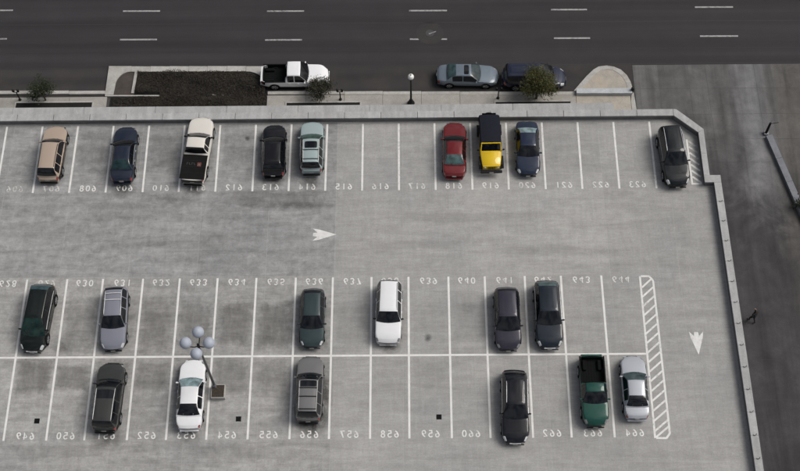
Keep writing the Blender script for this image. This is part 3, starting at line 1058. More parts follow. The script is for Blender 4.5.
def make_car(name, kind, L, W, paint, loc, yaw, label, cat, group, z=0.0, over=None, extras=()):
    """yaw 0 = nose towards +Y. Returns the root Empty with all parts below it."""
    K = dict(KIND[kind])
    if over:
        K.update(over)
    root = empty(name, (loc[0], loc[1], z), yaw)
    tag(root, label, cat, group)
    glass = K.get('glass', M['glass'])
    bed = K.get('bed')
    h = W / 2
    # ---------- lower body
    ss = [-1, -.992, -.97, -.94, -.88, -.80, -.70, -.60, -.50, -.38, -.26, -.14, -.02, .10, .22, .34, .42, .52, .62, .72, .80, .86, .91, .95, .98, .994, 1]
    if bed:
        ss = sorted(set(ss + [bed[0] - .004, bed[0] + .006, bed[1] - .006, bed[1] + .004]))
    rows = []
    for s in ss:
        y = s * L / 2
        e = max(0, (abs(s) - .66) / .34)
        endc = K.get('front_round', .29) if s > 0 else K.get('rear_round', .20)
        w = h * (1 - endc * e ** 2.6) * (1 - .02 * (s < 0) * abs(s))
        zs = smoothprof(K['sh'], s)
        zb = .17 + .12 * max(0, (abs(s) - .9) / .1) ** 2
        crown = K.get('crown', .045) * (1 - .6 * e)
        fr = max(0.0, (abs(s) - .93) / .07)              # pull bumper faces in below and above
        mid = lerp(zb, zs, .42)
        inb = bed and bed[0] < s < bed[1]
        pts = [(w * .90, zb), (w * .965, zb + .09), (w * 1.0, mid), (w * .985, zs - .17), (w * .965, zs - .07), (w * .915, zs - .012)]
        if bed and s <= bed[1] + .001:
            iw = w - .07
            pts[5] = (w * .955, zs - .005)
            pts += [(iw, zs), (iw - .004, .62), (0, .62)] if inb else [(iw, zs), (iw * .5, zs), (0, zs)]
        else:
            pts += [(w * .80, zs + crown * .25), (w * .42, zs + crown * .85), (0, zs + crown)]
        bow = K.get('nose_bow', .22) if s > 0 else .11
        full = []
        def yb(x, zz):
            k = 1 - (x / h) ** 2
            pull = 0.0
            return y + math.copysign(1, s) * bow * (k - .55) * max(0, (abs(s) - .80) / .20)
        for (x, zz) in pts:
            full.append((-x, yb(x, zz), zz))
        for (x, zz) in pts[-2::-1]:
            full.append((x, yb(x, zz), zz))
        rows.append(full)
    G = Grid(rows)
    nb = G.P.shape[1]
    yarr = np.array([s * L / 2 for s in ss])
    A = lambda s: float(np.interp(s * L / 2, yarr, np.arange(len(ss))))
    v, f = G.mesh(closed=True)
    body = mesh_obj('body', v, f, paint, root, 38)
    cb = (nb - 1) / 2            # centre index

    # ---------- cabin
    rb, rr, rf, wb = K['rb'], K['rr'], K['rf'], K['wb']
    st = [rb + (rr - rb) * t for t in np.linspace(0, 1, 6)] + [rr + (rf - rr) * t for t in np.linspace(0, 1, 9)][1:] + [rf + (wb - rf) * t for t in np.linspace(0, 1, 8)][1:]
    zr = K['zr']
    rows = []
    for s in st:
        y = s * L / 2
        zs = smoothprof(K['sh'], s)
        if s < rr:
            t = (s - rb) / (rr - rb)
            hf = math.sin(t * math.pi / 2) ** .85 * .97
        elif s > rf:
            t = (wb - s) / (wb - rf)
            hf = (t * .86 + .14 * math.sin(t * math.pi / 2)) * .975
        else:
            t = (s - rr) / (rf - rr)
            hf = .97 + .03 * math.sin(t * math.pi)
        zt = lerp(zs + .012, zr - .035, hf)
        e = max(0, (abs(s) - .70) / .30)
        wbelt = h * (1 - (.2 if s > 0 else .15) * e ** 2.6) * .955
        wedge = lerp(wbelt, h * K['roofw'] * (1 - .05 * max(0, -s)), max(hf, 0))
        cr = .035 * (.35 + .65 * hf)
        rd = .05 * hf
        pts = [(wbelt, zs - .035), (lerp(wbelt, wedge, .36), lerp(zs, zt, .36) - rd * .4), (lerp(wbelt, wedge, .76), lerp(zs, zt, .76) - rd * .8), (wedge, zt - rd), (wedge * .965, zt - rd * .3), (wedge * .90, zt), (wedge * .45, zt + cr * .8), (0, zt + cr)]
        bowf = K.get('ws_bow', .16)
        tb = 0
        if s > rf:
            tb = bowf * (.25 + .75 * (s - rf) / (wb - rf))
        elif s < rr:
            tb = -.10 * (.3 + .7 * (rr - s) / (rr - rb))
        else:
            t = (s - rr) / (rf - rr)
            tb = bowf * .25 * t - .03 * (1 - t)
        yy = lambda x: y + tb * (1 - (x / max(wbelt, .01)) ** 2) - tb * .35
        full = [(-x, yy(x), zz) for x, zz in pts] + [(x, yy(x), zz) for x, zz in pts[-2::-1]]
        rows.append(full)
    C = Grid(rows)
    v, f = C.mesh(caps=True)
    mesh_obj('cabin', v, f, K.get('roof_mat', paint), root, 42)
    nc = C.P.shape[1]            # 15 points
    sarr = np.array(st)
    CA = lambda s: float(np.interp(s, sarr, np.arange(len(st))))

    def part(nm, grid, a0, a1, b0, b1, mat, off=.006, na=6, nbb=6, rad=0.0, parent=root):
        v, f = grid.patch(a0, a1, b0, b1, off, na, nbb, rad)
        return mesh_obj(nm, v, f, mat, parent, 50)

    # glass
    part('windshield', C, CA(rf) + .30, CA(wb) - .15, 3.45, nc - 1 - 3.45, K.get('ws_glass', glass), .010, 8, 10, .10)
    if K.get('rear_glass', True) is not None:
        part('rear_window', C, CA(rb) + .55, CA(rr) - .25, 3.75, nc - 1 - 3.75, K.get('rw_glass', glass), .010, 6, 10, .14)
    pil = sorted(K['pil'])
    sg0, sg1 = (rb + (rr - rb) * .55), (rf + (wb - rf) * .72)
    cuts = [sg0] + list(pil) + [sg1]
    for i in range(len(cuts) - 1):
        a, b = CA(cuts[i] + .012), CA(cuts[i + 1] - .012)
        if b - a < .3:
            continue
        for side in (0, 1):
            b0, b1 = (.18, 2.86) if side == 0 else (nc - 1 - .18, nc - 1 - 2.86)
            vv, ff = C.patch(a, b, b0, b1, .008 if side == 0 else .008, 6, 4, .06)
            mesh_obj('side_window', vv, ff, glass, root, 50)
    # hood and rear lid as separate panels
    part('hood', G, A(wb + .035), A(.925), cb - 2.55, cb + 2.55, K.get('hood_mat', paint), .010, 8, 8, .10)
    if kind == 'sedan':
        part('trunk_lid', G, A(-.945), A(rb - .015), cb - 2.45, cb + 2.45, paint, .010, 6, 8, .08)
    # doors with handles on both flanks
    dcuts = {'sedan': [(-.36, .0), (.01, .40)], 'pickup': [(-.0, .40)] if not K.get('crew') else [(-.19, .06), (.07, .42)]}.get(kind, [(-.42, -.03), (-.02, .40)])
    if kind == 'van':
        dcuts = [(-.46, .06), (.07, .48)]
    for (s0, s1) in dcuts:
        for side in (0, 1):
            b0, b1 = (.7, 4.5) if side == 0 else (nb - 1 - .7, nb - 1 - 4.5)
            vv, ff = G.patch(A(s0), A(s1), b0, b1, .008, 5, 6, .03)
            d = mesh_obj('door', vv, ff, paint, root, 50)
            p = G.at(A(s0 + .06), 3.3 if side == 0 else nb - 1 - 3.3)
            MB().box((p[0] + (-.02 if side == 0 else .02), p[1], p[2]), (.035, .17, .03), .008).build('door_handle', K.get('handle', paint), d)
    if True:  # shade of the lower flanks, painted as dark panels over the body
        cl = K.get('flank_shade', 1.7)
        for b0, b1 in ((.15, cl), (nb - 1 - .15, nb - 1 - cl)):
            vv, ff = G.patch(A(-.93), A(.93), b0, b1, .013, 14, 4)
            mesh_obj('side_shade', vv, ff, M['trim'], root, 50)
    # lights
    for side in (-1, 1):
        j0, j1 = (cb + side * 5.1, cb + side * 2.2)
        hl = part('headlight', G, A(K.get('hl0', .895)), A(.985), j0, j1, K.get('lens', M['lens_dull']), .012, 5, 5, .22)
        j0, j1 = (cb + side * 5.6, cb + side * 2.9)
        part('taillight', G, A(-.995), A(-.93), j0, j1, M['redlens'], .012, 4, 5, .15)
    # bumper trims, grille and plates
    nose = G.at(len(ss) - 1, cb)
    tail = G.at(0, cb)
    zt = smoothprof(K['sh'], 1.0)
    MB().box((0, nose[1] + .01, zt - .10), (W * K.get('gw', .42), .06, .12), .015).build('grille', K.get('grille', M['trim']), root)
    MB().box((0, nose[1] + .02, .34), (W * .66, .07, .14), .02).build('front_bumper', K.get('bumper', M['trim']), root)
    MB().box((0, nose[1] + .058, .42), (.31, .012, .15)).build('license_plate', M['plate'], root)
    MB().box((0, tail[1] - .015, .36), (W * .72, .10, .16), .03).build('rear_bumper', K.get('bumper', M['trim']), root)
    MB().box((0, tail[1] - .02, .68), (.31, .02, .15)).build('license_plate', M['plate'], root)
    # mirrors
    for side in (-1, 1):
        sm = lerp(rf, wb, .62)
        p = G.at(A(sm), 5 if side < 0 else nb - 1 - 5)
        mb = MB().box((p[0] + side * .13, p[1], p[2] + .06), (.20, .10, .14), .03)
        mb.box((p[0] + side * .03, p[1] + .01, p[2] + .02), (.12, .05, .04), .01)
        mb.build('side_mirror', K.get('mirror', paint), root, 40)
    # wipers
    for wx in (-.28, .12):
        a = C.at(CA(wb) - .15, nc / 2 - .5 + wx * 6)
        b = C.at(CA(wb) - .9, nc / 2 - .5 + (wx + .33) * 6)
        MB().tube([a + np.array([0, 0, .02]), b + np.array([0, 0, .02])], .010, 5).build('wiper', M['trim'], root)
    # wheels
    wr = K.get('wheel_r', .33 if kind in ('sedan', 'hatch', 'wagon') else .37)
    for sy in (-.60, .62):
        for side in (-1, 1):
            wc = (side * (h - .11), sy * L / 2, wr)
            a = MB().lathe([(wr + .075, 0), (wr + .075, .018), (wr + .03, .024), (wr + .03, 0)], (0, 0, 0), 22, 'X')
            ar = a.build('wheel_arch', M['trim'] if K.get('flank_shade') else M['under'], root, 40)
            px = h * .992
            ar.location = (side * px if side > 0 else -px, wc[1], wc[2])
            if side < 0:
                ar.scale = (-1, 1, 1)
            we = empty('wheel', wc, 0, root)
            if side < 0:
                we.rotation_euler = (0, 0, math.pi)
            MB().lathe([(wr * .66, -.11), (wr * .93, -.11), (wr, -.075), (wr, .085), (wr * .93, .122), (wr * .66, .122)], seg=22, axis='X').build('tyre', M['tyre'], we, 40)
            rim = MB().lathe([(wr * .67, .06), (wr * .67, .126), (wr * .60, .128), (wr * .58, .085), (wr * .2, .10), (.0, .115)], seg=22, axis='X')
            for k in range(5):
                th = 2 * math.pi * k / 5
                rim.tube([(.118, .04 * math.cos(th), .04 * math.sin(th)), (.124, wr * .62 * math.cos(th), wr * .62 * math.sin(th))], [.035, .028], 5)
            rim.build('rim', K.get('rim', M['rim']), we, 40)

    info = dict(root=root, G=G, C=C, A=A, CA=CA, nb=nb, nc=nc, cb=cb, K=K, L=L, W=W, ss=ss, part=part, paint=paint)
    for ex in extras:
        ex(info)
    return info


# optional equipment ------------------------------------------------------
def roof_rails(mat, s0=None, s1=None, proud=.05):
    def fn(I):
        K = I['K']
        a0, a1 = I['CA'](s0 if s0 is not None else K['rr'] + .03), I['CA'](s1 if s1 is not None else K['rf'] - .03)
        for b in (4.1, I['nc'] - 1 - 4.1):
            pts = [I['C'].at(lerp(a0, a1, t), b) + np.array([0, 0, 0 if t in (0, 1) else proud]) for t in (0, .04, .25, .5, .75, .96, 1)]
            MB().tube(pts, .022, 6).build('roof_rail', mat, I['root'], 60)
    return fn


def cross_bars(mat, fr):
    def fn(I):
        K = I['K']
        for t in fr:
            a = I['CA'](lerp(K['rr'], K['rf'], t))
            pts = [I['C'].at(a, b) + np.array([0, 0, .06]) for b in np.linspace(4.1, I['nc'] - 1 - 4.1, 6)]
            MB().tube(pts, .028, 6).build('roof_bar', mat, I['root'], 60)
    return fn


def sunroof(t0, t1, wid=2.2, mat=None):
    def fn(I):
        K = I['K']
        c = (I['nc'] - 1) / 2
        I['part']('sunroof', I['C'], I['CA'](lerp(K['rr'], K['rf'], t0)), I['CA'](lerp(K['rr'], K['rf'], t1)), c - wid, c + wid, mat or M['glass'], .008, 5, 6, .12)
    return fn


def roof_panel(t0, t1, mat, wid=2.4, nm='roof_panel'):
    def fn(I):
        K = I['K']
        c = (I['nc'] - 1) / 2
        I['part'](nm, I['C'], I['CA'](lerp(K['rr'], K['rf'], t0)), I['CA'](lerp(K['rr'], K['rf'], t1)), c - wid, c + wid, mat, .009, 5, 6, .05)
    return fn


def side_strips(mat):
    """bright strips under the side windows"""
    def fn(I):
        K = I['K']
        a0, a1 = I['CA'](lerp(K['rb'], K['rr'], .6)), I['CA'](lerp(K['rf'], K['wb'], .7))
        for b in (.32, I['nc'] - 1 - .32):
            pts = [I['C'].at(lerp(a0, a1, t), b) + np.array([-.012 if b < 5 else .012, 0, .012]) for t in np.linspace(0, 1, 9)]
            MB().tube(pts, .016, 5).build('window_trim', mat, I['root'], 60)
    return fn


def spoiler(mat):
    def fn(I):
        K = I['K']
        c = (I['nc'] - 1) / 2
        p = I['C'].at(I['CA'](K['rr']) - .6, c)
        MB().box((0, p[1] - .05, p[2] + .005), (I['W'] * .60, .22, .04), .015).build('spoiler', mat, I['root'])
    return fn


def bed_liner(I, mat):
    K = I['K']
    L, W = I['L'], I['W']
    y0, y1 = (K['bed'][0] + .012) * L / 2, (K['bed'][1] - .012) * L / 2
    w = W - .18
    mb = MB().box((0, (y0 + y1) / 2, .63), (w, y1 - y0, .02))
    for k in range(9):
        mb.box((-w / 2 + w * (k + .5) / 9, (y0 + y1) / 2, .645), (w / 18, y1 - y0 - .02, .016))
    for sx in (-1, 1):
        mb.box((sx * (w / 2 - .02), (y0 + y1) / 2, .83), (.03, y1 - y0 - .01, .40))
        mb.box((sx * .52, lerp(y0, y1, .28), .74), (.26, .75, .24), .04)
    mb.box((0, y0 + .02, .83), (w - .08, .03, .40)).box((0, y1 - .02, .83), (w - .08, .03, .40))
    for sx in (-1, 1):
        mb.box((sx * (W / 2 - .085), (y0 + y1) / 2, 1.035), (.10, y1 - y0 + .1, .035), .008)
    mb.build('bed_liner', mat, I['root'])


def liner(mat):
    return lambda I: bed_liner(I, mat)


def tailgate(mat):
    def fn(I):
        p = I['G'].at(0, I['cb'])
        mb = MB().box((0, p[1] + .015, .80), (I['W'] * .80, .05, .38), .012)
        mb.build('tailgate', mat, I['root'])
        MB().box((0, p[1] - .015, .90), (.2, .02, .05), .008).build('tailgate_handle', M['trim'], I['root'])
    return fn


def bed_cover(mat):
    def fn(I):
        K = I['K']
        L, W = I['L'], I['W']
        y0, y1 = (K['bed'][0] - .035) * L / 2, (K['bed'][1]) * L / 2
        mb = MB().box((0, (y0 + y1) / 2, 1.05), (W - .06, y1 - y0, .07), .015)
        c = mb.build('bed_cover', mat, I['root'])
        ridges = MB()
        for k in range(1, 4):
            ridges.box((0, lerp(y0, y1, k / 4), 1.087), (W - .2, .03, .012), .004)
        ridges.build('seam', M['trim'], c)
        # printed mark on the cover: pale strokes and a red square
        yc = lerp(y0, y1, .60)
        red = mat_plain('faded red print', (.10, .028, .024), .8)
        grey = mat_plain('faded grey print', (.045, .045, .045), .8)
        pale = mat_plain('pale print', (.14, .12, .11), .8)
        MB().box((.40, yc, 1.090), (.30, .34, .006)).build('printed_mark', red, c)
        MB().box((.40, yc + .02, 1.096), (.16, .05, .004)).box((.34, yc - .06, 1.096), (.05, .10, .004)).box((.46, yc - .06, 1.096), (.05, .10, .004)).build('printed_mark', pale, c)
        lt = MB()
        for k in range(4):
            x = -.52 + k * .18
            lt.box((x, yc + .04, 1.090), (.03, .20 - .03 * (k % 2), .005)).box((x + .06, yc + .12 - .16 * (k % 2), 1.090), (.09, .03, .005))
        lt.build('printed_mark', grey, c)
    return fn


G1 = 'vehicles parked in the far stall row'
G2 = 'vehicles parked in the middle stall row'
G3 = 'vehicles parked in the near stall row'
G4 = 'vehicles parked at the street kerb'
PI = math.pi
P_ = mat_paint
beige = P_('beige metallic paint', (.39, .315, .255), .35)
make_car('suv', 'wagon', 4.65, 1.80, beige, (-23.38, 3.02), R(-1), 'beige SUV with black side windows parked in stall 607', 'suv', G1,
         over=dict(zr=1.62, wb=.44, rf=.16, roofw=.69, bumper=M['trim'], flank_shade=3.0), extras=[roof_rails(M['trim'])])
navy = P_('dark navy paint', (.018, .026, .048), .4)
make_car('sedan', 'sedan', 4.65, 1.78, navy, (-17.95, 2.90), R(1), 'dark navy sedan facing the parapet in stall 609', 'sedan', G1,
         over=dict(rw_glass=mat_glass('dark teal rear glass', (.010, .026, .030), .1), bumper=navy, handle=M['chrome']), extras=[side_strips(M['chrome'])])
wht = P_('dusty white paint', (.60, .58, .54), 0, .4)
make_car('pickup_truck', 'pickup', 5.55, 1.92, wht, (-12.42, 3.20), R(-4.2), 'white pickup with black printed bed cover parked in stall 611', 'pickup', G1,
         over=dict(bumper=M['trim'], mirror=M['trim'], roofw=.70), extras=[bed_cover(mat_plain('black vinyl cover', (.008, .008, .008), .9, 0, 0, .15)), tailgate(mat_plain('black tailgate', (.016, .016, .017), .5)), ])
blk = P_('black paint', (.008, .008, .011), .2)
make_car('suv', 'hatch', 4.35, 1.80, blk, (-6.66, 3.12), R(1), 'black compact SUV in stall 613 left of the teal one', 'suv', G1,
         over=dict(zr=1.60, bumper=blk), extras=[spoiler(blk)])
aqua = P_('pale teal paint', (.30, .37, .375), .3)
tealdk = P_('dark teal paint', (.035, .065, .066), .3)
make_car('suv', 'suv', 4.30, 1.78, aqua, (-3.80, 3.36), R(.6), 'pale teal SUV with white roof edges and sunroof in stall 614', 'suv', G1,
         over=dict(zr=1.66, bumper=M['trim'], ws_glass=mat_glass('green tinted windscreen', (.03, .06, .05), .1), flank_shade=2.4), extras=[roof_rails(mat_plain('pale rail', (.55, .57, .56), .4)), sunroof(.60, .90, 1.7), cross_bars(M['trim'], (.12, .52))])
red = P_('deep red paint', (.125, .011, .014), .35)
make_car('sedan', 'sedan', 4.60, 1.78, red, (6.93, 3.08), R(-1.5), 'dark red sedan in stall 618 beside the yellow off-roader', 'sedan', G1,
         over=dict(rw_glass=mat_glass('pale teal rear glass', (.05, .085, .088), .1), bumper=red))
blue2 = P_('dark blue paint', (.020, .030, .062), .4)
make_car('sedan', 'sedan', 4.40, 1.78, blue2, (12.43, 3.20), R(179), 'dark blue sedan with bright teal rear glass in stall 620', 'sedan', G1,
         over=dict(rw_glass=M['glass_pale'], lens=M['lens'], hl0=.875, bumper=blue2))
blk9 = P_('blue black paint', (.008, .011, .014), .3)
make_car('suv', 'suv', 4.75, 1.92, blk9, (23.28, 2.32), R(183), 'large black SUV with silver roof rails beside the corner wall', 'suv', G1,
         over=dict(lens=M['lens'], hl0=.875, bumper=blk9), extras=[roof_rails(M['chrome']), side_strips(M['chrome'])])

# middle row
blkg = P_('black green paint', (.007, .011, .010), .3)
make_car('minivan', 'van', 4.90, 1.85, blkg, (-22.70, -10.42), R(176.5), 'black minivan leaning into stall 629 at the left edge', 'minivan', G2,
         over=dict(lens=M['lens'], hl0=.875, rb=-.95, rr=-.66, ws_glass=mat_glass('deep green windscreen', (.008, .024, .020), .06), rw_glass=mat_glass('bluish rear glass', (.03, .055, .065), .1), bumper=blkg, grille=M['chrome']), extras=[side_strips(M['chrome'])])  # rear glass has its reflection put into the bluish colour
silv = P_('blue silver paint', (.20, .21, .25), .5)
make_car('station_wagon', 'wagon', 4.60, 1.80, silv, (-17.30, -10.48), R(182.5), 'silver blue wagon with roof bars parked in stall 631', 'station wagon', G2,
         over=dict(lens=M['lens'], hl0=.875, bumper=M['trim'], flank_shade=2.4), extras=[roof_rails(M['chrome']), cross_bars(mat_plain('pale roof bar', (.6, .61, .62), .4), (.14, .40))])
dteal = P_('dark slate teal paint', (.040, .062, .068), .4)
make_car('hatchback', 'hatch', 4.25, 1.74, dteal, (-3.34, -10.55), R(180), 'dark slate teal hatchback with bright headlights in stall 636', 'hatchback', G2,
         over=dict(lens=M['lens'], hl0=.875, bumper=dteal))
white = P_('white paint', (.70, .71, .73), 0, .35, .12)
make_car('suv', 'suv', 4.55, 1.84, white, (2.02, -10.22), R(178.5), 'boxy white SUV with black mirrors parked in stall 638', 'suv', G2,
         over=dict(zr=1.72, mirror=M['trim'], grille=mat_plain('grey grille', (.16, .16, .17), .4), bumper=white, gw=.72, rf=.14, wb=.40, roofw=.68, front_round=.16, nose_bow=.12), extras=[roof_rails(mat_plain('grey rail', (.36, .37, .38), .5))])
plum = P_('dark plum paint', (.040, .038, .058), .4)
make_car('minivan', 'van', 4.50, 1.82, plum, (10.33, -10.72), R(180), 'dark plum minivan in stall 641', 'minivan', G2,
         over=dict(rf=.10, wb=.48, zr=1.66, bumper=plum, rb=-.93, rr=-.72), extras=[side_strips(M['trim'])])
navy2 = P_('midnight blue paint', (.014, .022, .034), .4)
make_car('suv', 'suv', 4.90, 1.88, navy2, (13.20, -10.42), R(180), 'midnight blue SUV with silver window strips in stall 642', 'suv', G2,
         over=dict(lens=M['lens'], hl0=.875, zr=1.66, rb=-.94, rr=-.68, rw_glass=mat_glass('hazy teal rear glass', (.05, .075, .08), .12), bumper=navy2, grille=M['chrome']), extras=[side_strips(M['chrome'])])

# near row
dgrey = P_('dark olive grey paint', (.052, .054, .052), .4)
make_car('suv', 'suv', 4.75, 1.90, dgrey, (-17.10, -16.38), R(-1.5), 'dark grey SUV with sunroof parked in stall 651', 'suv', G3,
         over=dict(bumper=M['trim'], wb=.46, rf=.14, zr=1.66, flank_shade=2.4), extras=[sunroof(.66, .93, 2.0), roof_rails(M['chrome'])])
make_car('sedan', 'sedan', 4.85, 1.80, white, (-11.47, -16.22), R(.3), 'white sedan below the globe lamp in stall 653', 'sedan', G3,
         over=dict(ws_glass=M['glass_pale'], bumper=white, grille=M['trim'], mirror=white))
mgrey = P_('mid grey paint', (.15, .15, .152), .45)
make_car('suv', 'suv', 4.55, 1.84, mgrey, (-3.38, -15.90), R(-.8), 'grey SUV with black roof hatches and rails in stall 656', 'suv', G3,
         over=dict(bumper=M['trim'], flank_shade=2.4, wb=.42, rf=.12, zr=1.74), extras=[roof_rails(mat_plain('silver rail', (.40, .40, .41), .4)), roof_panel(.78, .98, M['glass'], 1.9, 'sunroof'), cross_bars(M['trim'], (.06, .46, .74))])
blk22 = P_('glossy blue black paint', (.007, .008, .013), .2)
make_car('suv', 'wagon', 5.0, 1.86, blk22, (10.57, -17.18), R(178.6), 'long black crossover overhanging the front of stall 661', 'suv', G3,
         over=dict(zr=1.58, lens=M['lens'], hl0=.875, bumper=blk22, grille=M['chrome'], rb=-.93, rr=-.60), extras=[side_strips(M['chrome']), roof_rails(M['chrome'], proud=.02)])
grn = P_('dark green paint', (.010, .075, .057), .35)
make_car('pickup_truck', 'pickup', 4.85, 1.80, grn, (15.97, -16.10), R(180), 'dark green pickup with empty black bed in stall 663', 'pickup', G3,
         over=dict(bumper=M['trim'], zr=1.62, crew=False, rb=-.14, rr=-.07, bed=(-.95, -.17)), extras=[liner(mat_plain('black bed liner', (.006, .007, .007), .9, 0, 0, .1)), tailgate(grn)])
slv = P_('pale silver paint', (.38, .40, .44), .5)
make_car('sedan', 'sedan', 4.40, 1.74, slv, (18.80, -15.92), R(-.5), 'pale silver sedan beside the hatched marking in stall 664', 'sedan', G3,
         over=dict(ws_glass=mat_glass('teal grey windscreen', (.04, .06, .065), .1), bumper=slv))

# street
make_car('pickup_truck', 'pickup', 5.35, 1.90, P_('clean white paint', (.72, .73, .75), 0, .35, .08), (-5.80, 12.62), R(-90), 'white extended cab pickup with black bed parked on the street', 'pickup', G4, z=ZR,
         over=dict(bumper=white, crew=True, pil=(.02,), rb=-.24, rr=-.18, rf=.19, wb=.42, bed=(-.95, -.26), roofw=.74), extras=[liner(mat_plain('black bed liner', (.006, .007, .007), .9, 0, 0, .1)), tailgate(white)])
make_car('sedan', 'sedan', 4.85, 1.80, P_('silver blue paint', (.125, .155, .19), .5), (8.30, 12.55), R(-91.5), 'silver blue sedan with dark sunroof parked on the street', 'sedan', G4, z=ZR,
         over=dict(ws_glass=mat_glass('teal grey glass', (.02, .032, .036), .1), rw_glass=mat_glass('teal rear glass', (.03, .055, .06), .1)), extras=[sunroof(.52, .86, 1.7)])
sb = P_('street blue paint', (.016, .022, .050), .4)
make_car('minivan', 'van', 4.95, 1.88, sb, (13.70, 12.30), R(-91), 'dark blue minivan half hidden by the yellow-green street tree', 'minivan', G4, z=ZR,
         over=dict(lens=M['lens'], hl0=.875, bumper=sb))


# ---------------------------------------------------------------- yellow off-road vehicle
def offroader(loc, yaw):
    L, W = 4.25, 1.80
    yel = P_('bright yellow paint', (.62, .42, .012), 0, .35, .1)
    soft = mat_plain('black canvas top', (.009, .011, .018), .85, 0, 0, .2, .2, 8)
    rt = empty('off_road_vehicle', (loc[0], loc[1], 0), yaw)
    tag(rt, 'yellow off-roader with black canvas top overlapping the parapet in stall 619', 'off-roader', G1)
    tr = M['trim']
    # tub
    mb = MB().prism([(-.80, -2.25), (.80, -2.25), (.80, .55), (-.80, .55)], .42, 1.08)
    mb.build('body', yel, rt)
    # tapering hood
    mb = MB()
    sec = [(.56, .78, 1.12), (1.10, .75, 1.11), (1.62, .68, 1.07), (1.74, .65, 1.00)]
    v, f = [], []
    for (y, w, z) in sec:
        v += [(-w, y, .60), (-w, y, z - .06), (-w + .06, y, z - .01), (0, y, z + .03), (w - .06, y, z - .01), (w, y, z - .06), (w, y, .60)]
    for i in range(len(sec) - 1):
        for j in range(6):
            f.append((i * 7 + j, (i + 1) * 7 + j, (i + 1) * 7 + j + 1, i * 7 + j + 1))
    f.append(tuple(range(7)))
    f.append(tuple(range(21, 28))[::-1])
    hood = mesh_obj('hood', v, f, yel, rt, 40)
    for sx in (-.62, .62):
        MB().box((sx * .92, 1.0, 1.03), (.05, .12, .05), .01).build('hood_latch', tr, hood)
    # grille with seven slots and round lamps
    gr = MB().box((0, 1.79, .82), (1.28, .08, .48), .02).build('grille', yel, rt)
    for k in range(7):
        MB().box((-.24 + .08 * k, 1.835, .82), (.04, .012, .34)).build('grille_slot', M['under'], gr)
    for sx in (-.48, .48):
        hl = MB().lathe([(.095, 0), (.095, .03), (.08, .045), (0, .055)], (sx, 1.82, .88), 14, 'Y').build('headlight', M['lens'], rt, 40)
    # fenders
    for sx in (-1, 1):
        for (y0, y1) in ((.62, 1.80), (-2.1, -1.1)):
            f_ = MB()
            xa, xb = (sx * .66, sx * .93) if y0 > 0 else (sx * .802, sx * .93)
            ym = (y0 + y1) / 2
            f_.box(((xa + xb) / 2, ym, .86), (abs(xb - xa), (y1 - y0) * .66, .05), .015)
            f_.add([(xa, y1 - .21, .88), (xb, y1 - .21, .88), (xb, y1, .66), (xa, y1, .66), (xa, y1 - .21, .83), (xb, y1 - .21, .83), (xb, y1 - .04, .64), (xa, y1 - .04, .64)],
                   [(0, 1, 2, 3), (4, 7, 6, 5), (1, 5, 6, 2), (0, 3, 7, 4), (3, 2, 6, 7)])
            f_.build('fender', tr, rt)
            wr = .40
            we = empty('wheel', (sx * .76, ym, wr), 0 if sx > 0 else PI, rt)
            we.rotation_euler = (0, 0, 0 if sx > 0 else PI)
            MB().lathe([(wr * .6, -.13), (wr * .94, -.13), (wr, -.09), (wr, .09), (wr * .94, .13), (wr * .6, .13)], seg=20, axis='X').build('tyre', M['tyre'], we, 40)
            MB().lathe([(wr * .6, .05), (wr * .6, .132), (wr * .5, .13), (wr * .45, .08), (.0, .10)], seg=20, axis='X').build('rim', M['rim'], we, 40)
    MB().box((0, 2.02, .58), (1.60, .20, .16), .03).build('front_bumper', tr, rt)
    MB().box((0, -2.38, .58), (1.55, .16, .16), .03).build('rear_bumper', tr, rt)
    MB().box((0, 2.13, .60), (.31, .012, .15)).build('license_plate', M['plate'], rt)
    # windscreen frame and glass
    th = R(28)
    def wp(x, t):
        return (x, .56 - t * math.sin(th) * .72, 1.08 + t * .66)
    fr = MB()
    for sx in (-1, 1):
        fr.tube([wp(sx * .75, 0), wp(sx * .70, 1)], .045, 6)
    fr.tube([wp(-.72, 1), wp(.72, 1)], .05, 6).tube([wp(-.75, .03), wp(.75, .03)], .045, 6)
    fr.build('windshield_frame', yel, rt, 60)
    mesh_obj('windshield', [wp(-.71, .05), wp(.71, .05), wp(.67, .95), wp(-.67, .95)], [(0, 1, 2, 3)], M['glass'], rt)
    # soft top: rounded box with side windows
    y0, y1 = -2.46, .18
    rows = []
    for s in np.linspace(0, 1, 12):
        y = lerp(y0, y1, s)
        ez = 1.80 - .10 * (1 - s) ** 2 - .25 * max(0, (.08 - s) / .08) ** 2
        ww = .775 - .03 * max(0, (.1 - s) / .1)
        bow = .012 * math.cos(s * 2 * PI * 3)
        pts = [(-ww - .04, y, 1.07), (-ww, y, ez - .10), (-ww + .05, y, ez - .02), (-ww * .5, y, ez + .03 + bow), (0, y, ez + .045 + bow), (ww * .5, y, ez + .03 + bow), (ww - .05, y, ez - .02), (ww, y, ez - .10), (ww + .04, y, 1.07)]
        rows.append(pts)
    T = Grid(rows)
    vv, ff = T.mesh()
    top = mesh_obj('canvas_top', vv, ff, soft, rt, 40)
    for (a0, a1) in ((.8, 5.0), (6.0, 10.3)):
        for b0, b1 in ((.15, .85), (7.85, 7.15)):
            pv, pf = T.patch(a0, a1, b0, b1, .008, 4, 3, .1)
            mesh_obj('side_window', pv, pf, M['glass'], top)
    MB().box((0, -2.50, 1.40), (1.05, .02, .42), .008).build('rear_window', M['glass'], top)
    # spare wheel on the tailgate
    sp = empty('spare_wheel', (0, -2.60, 1.02), 0, rt)
    MB().lathe([(.15, -.10), (.36, -.12), (.39, -.06), (.39, .06), (.36, .10), (.15, .10)], seg=20, axis='Y').build('tyre', M['tyre'], sp, 40)
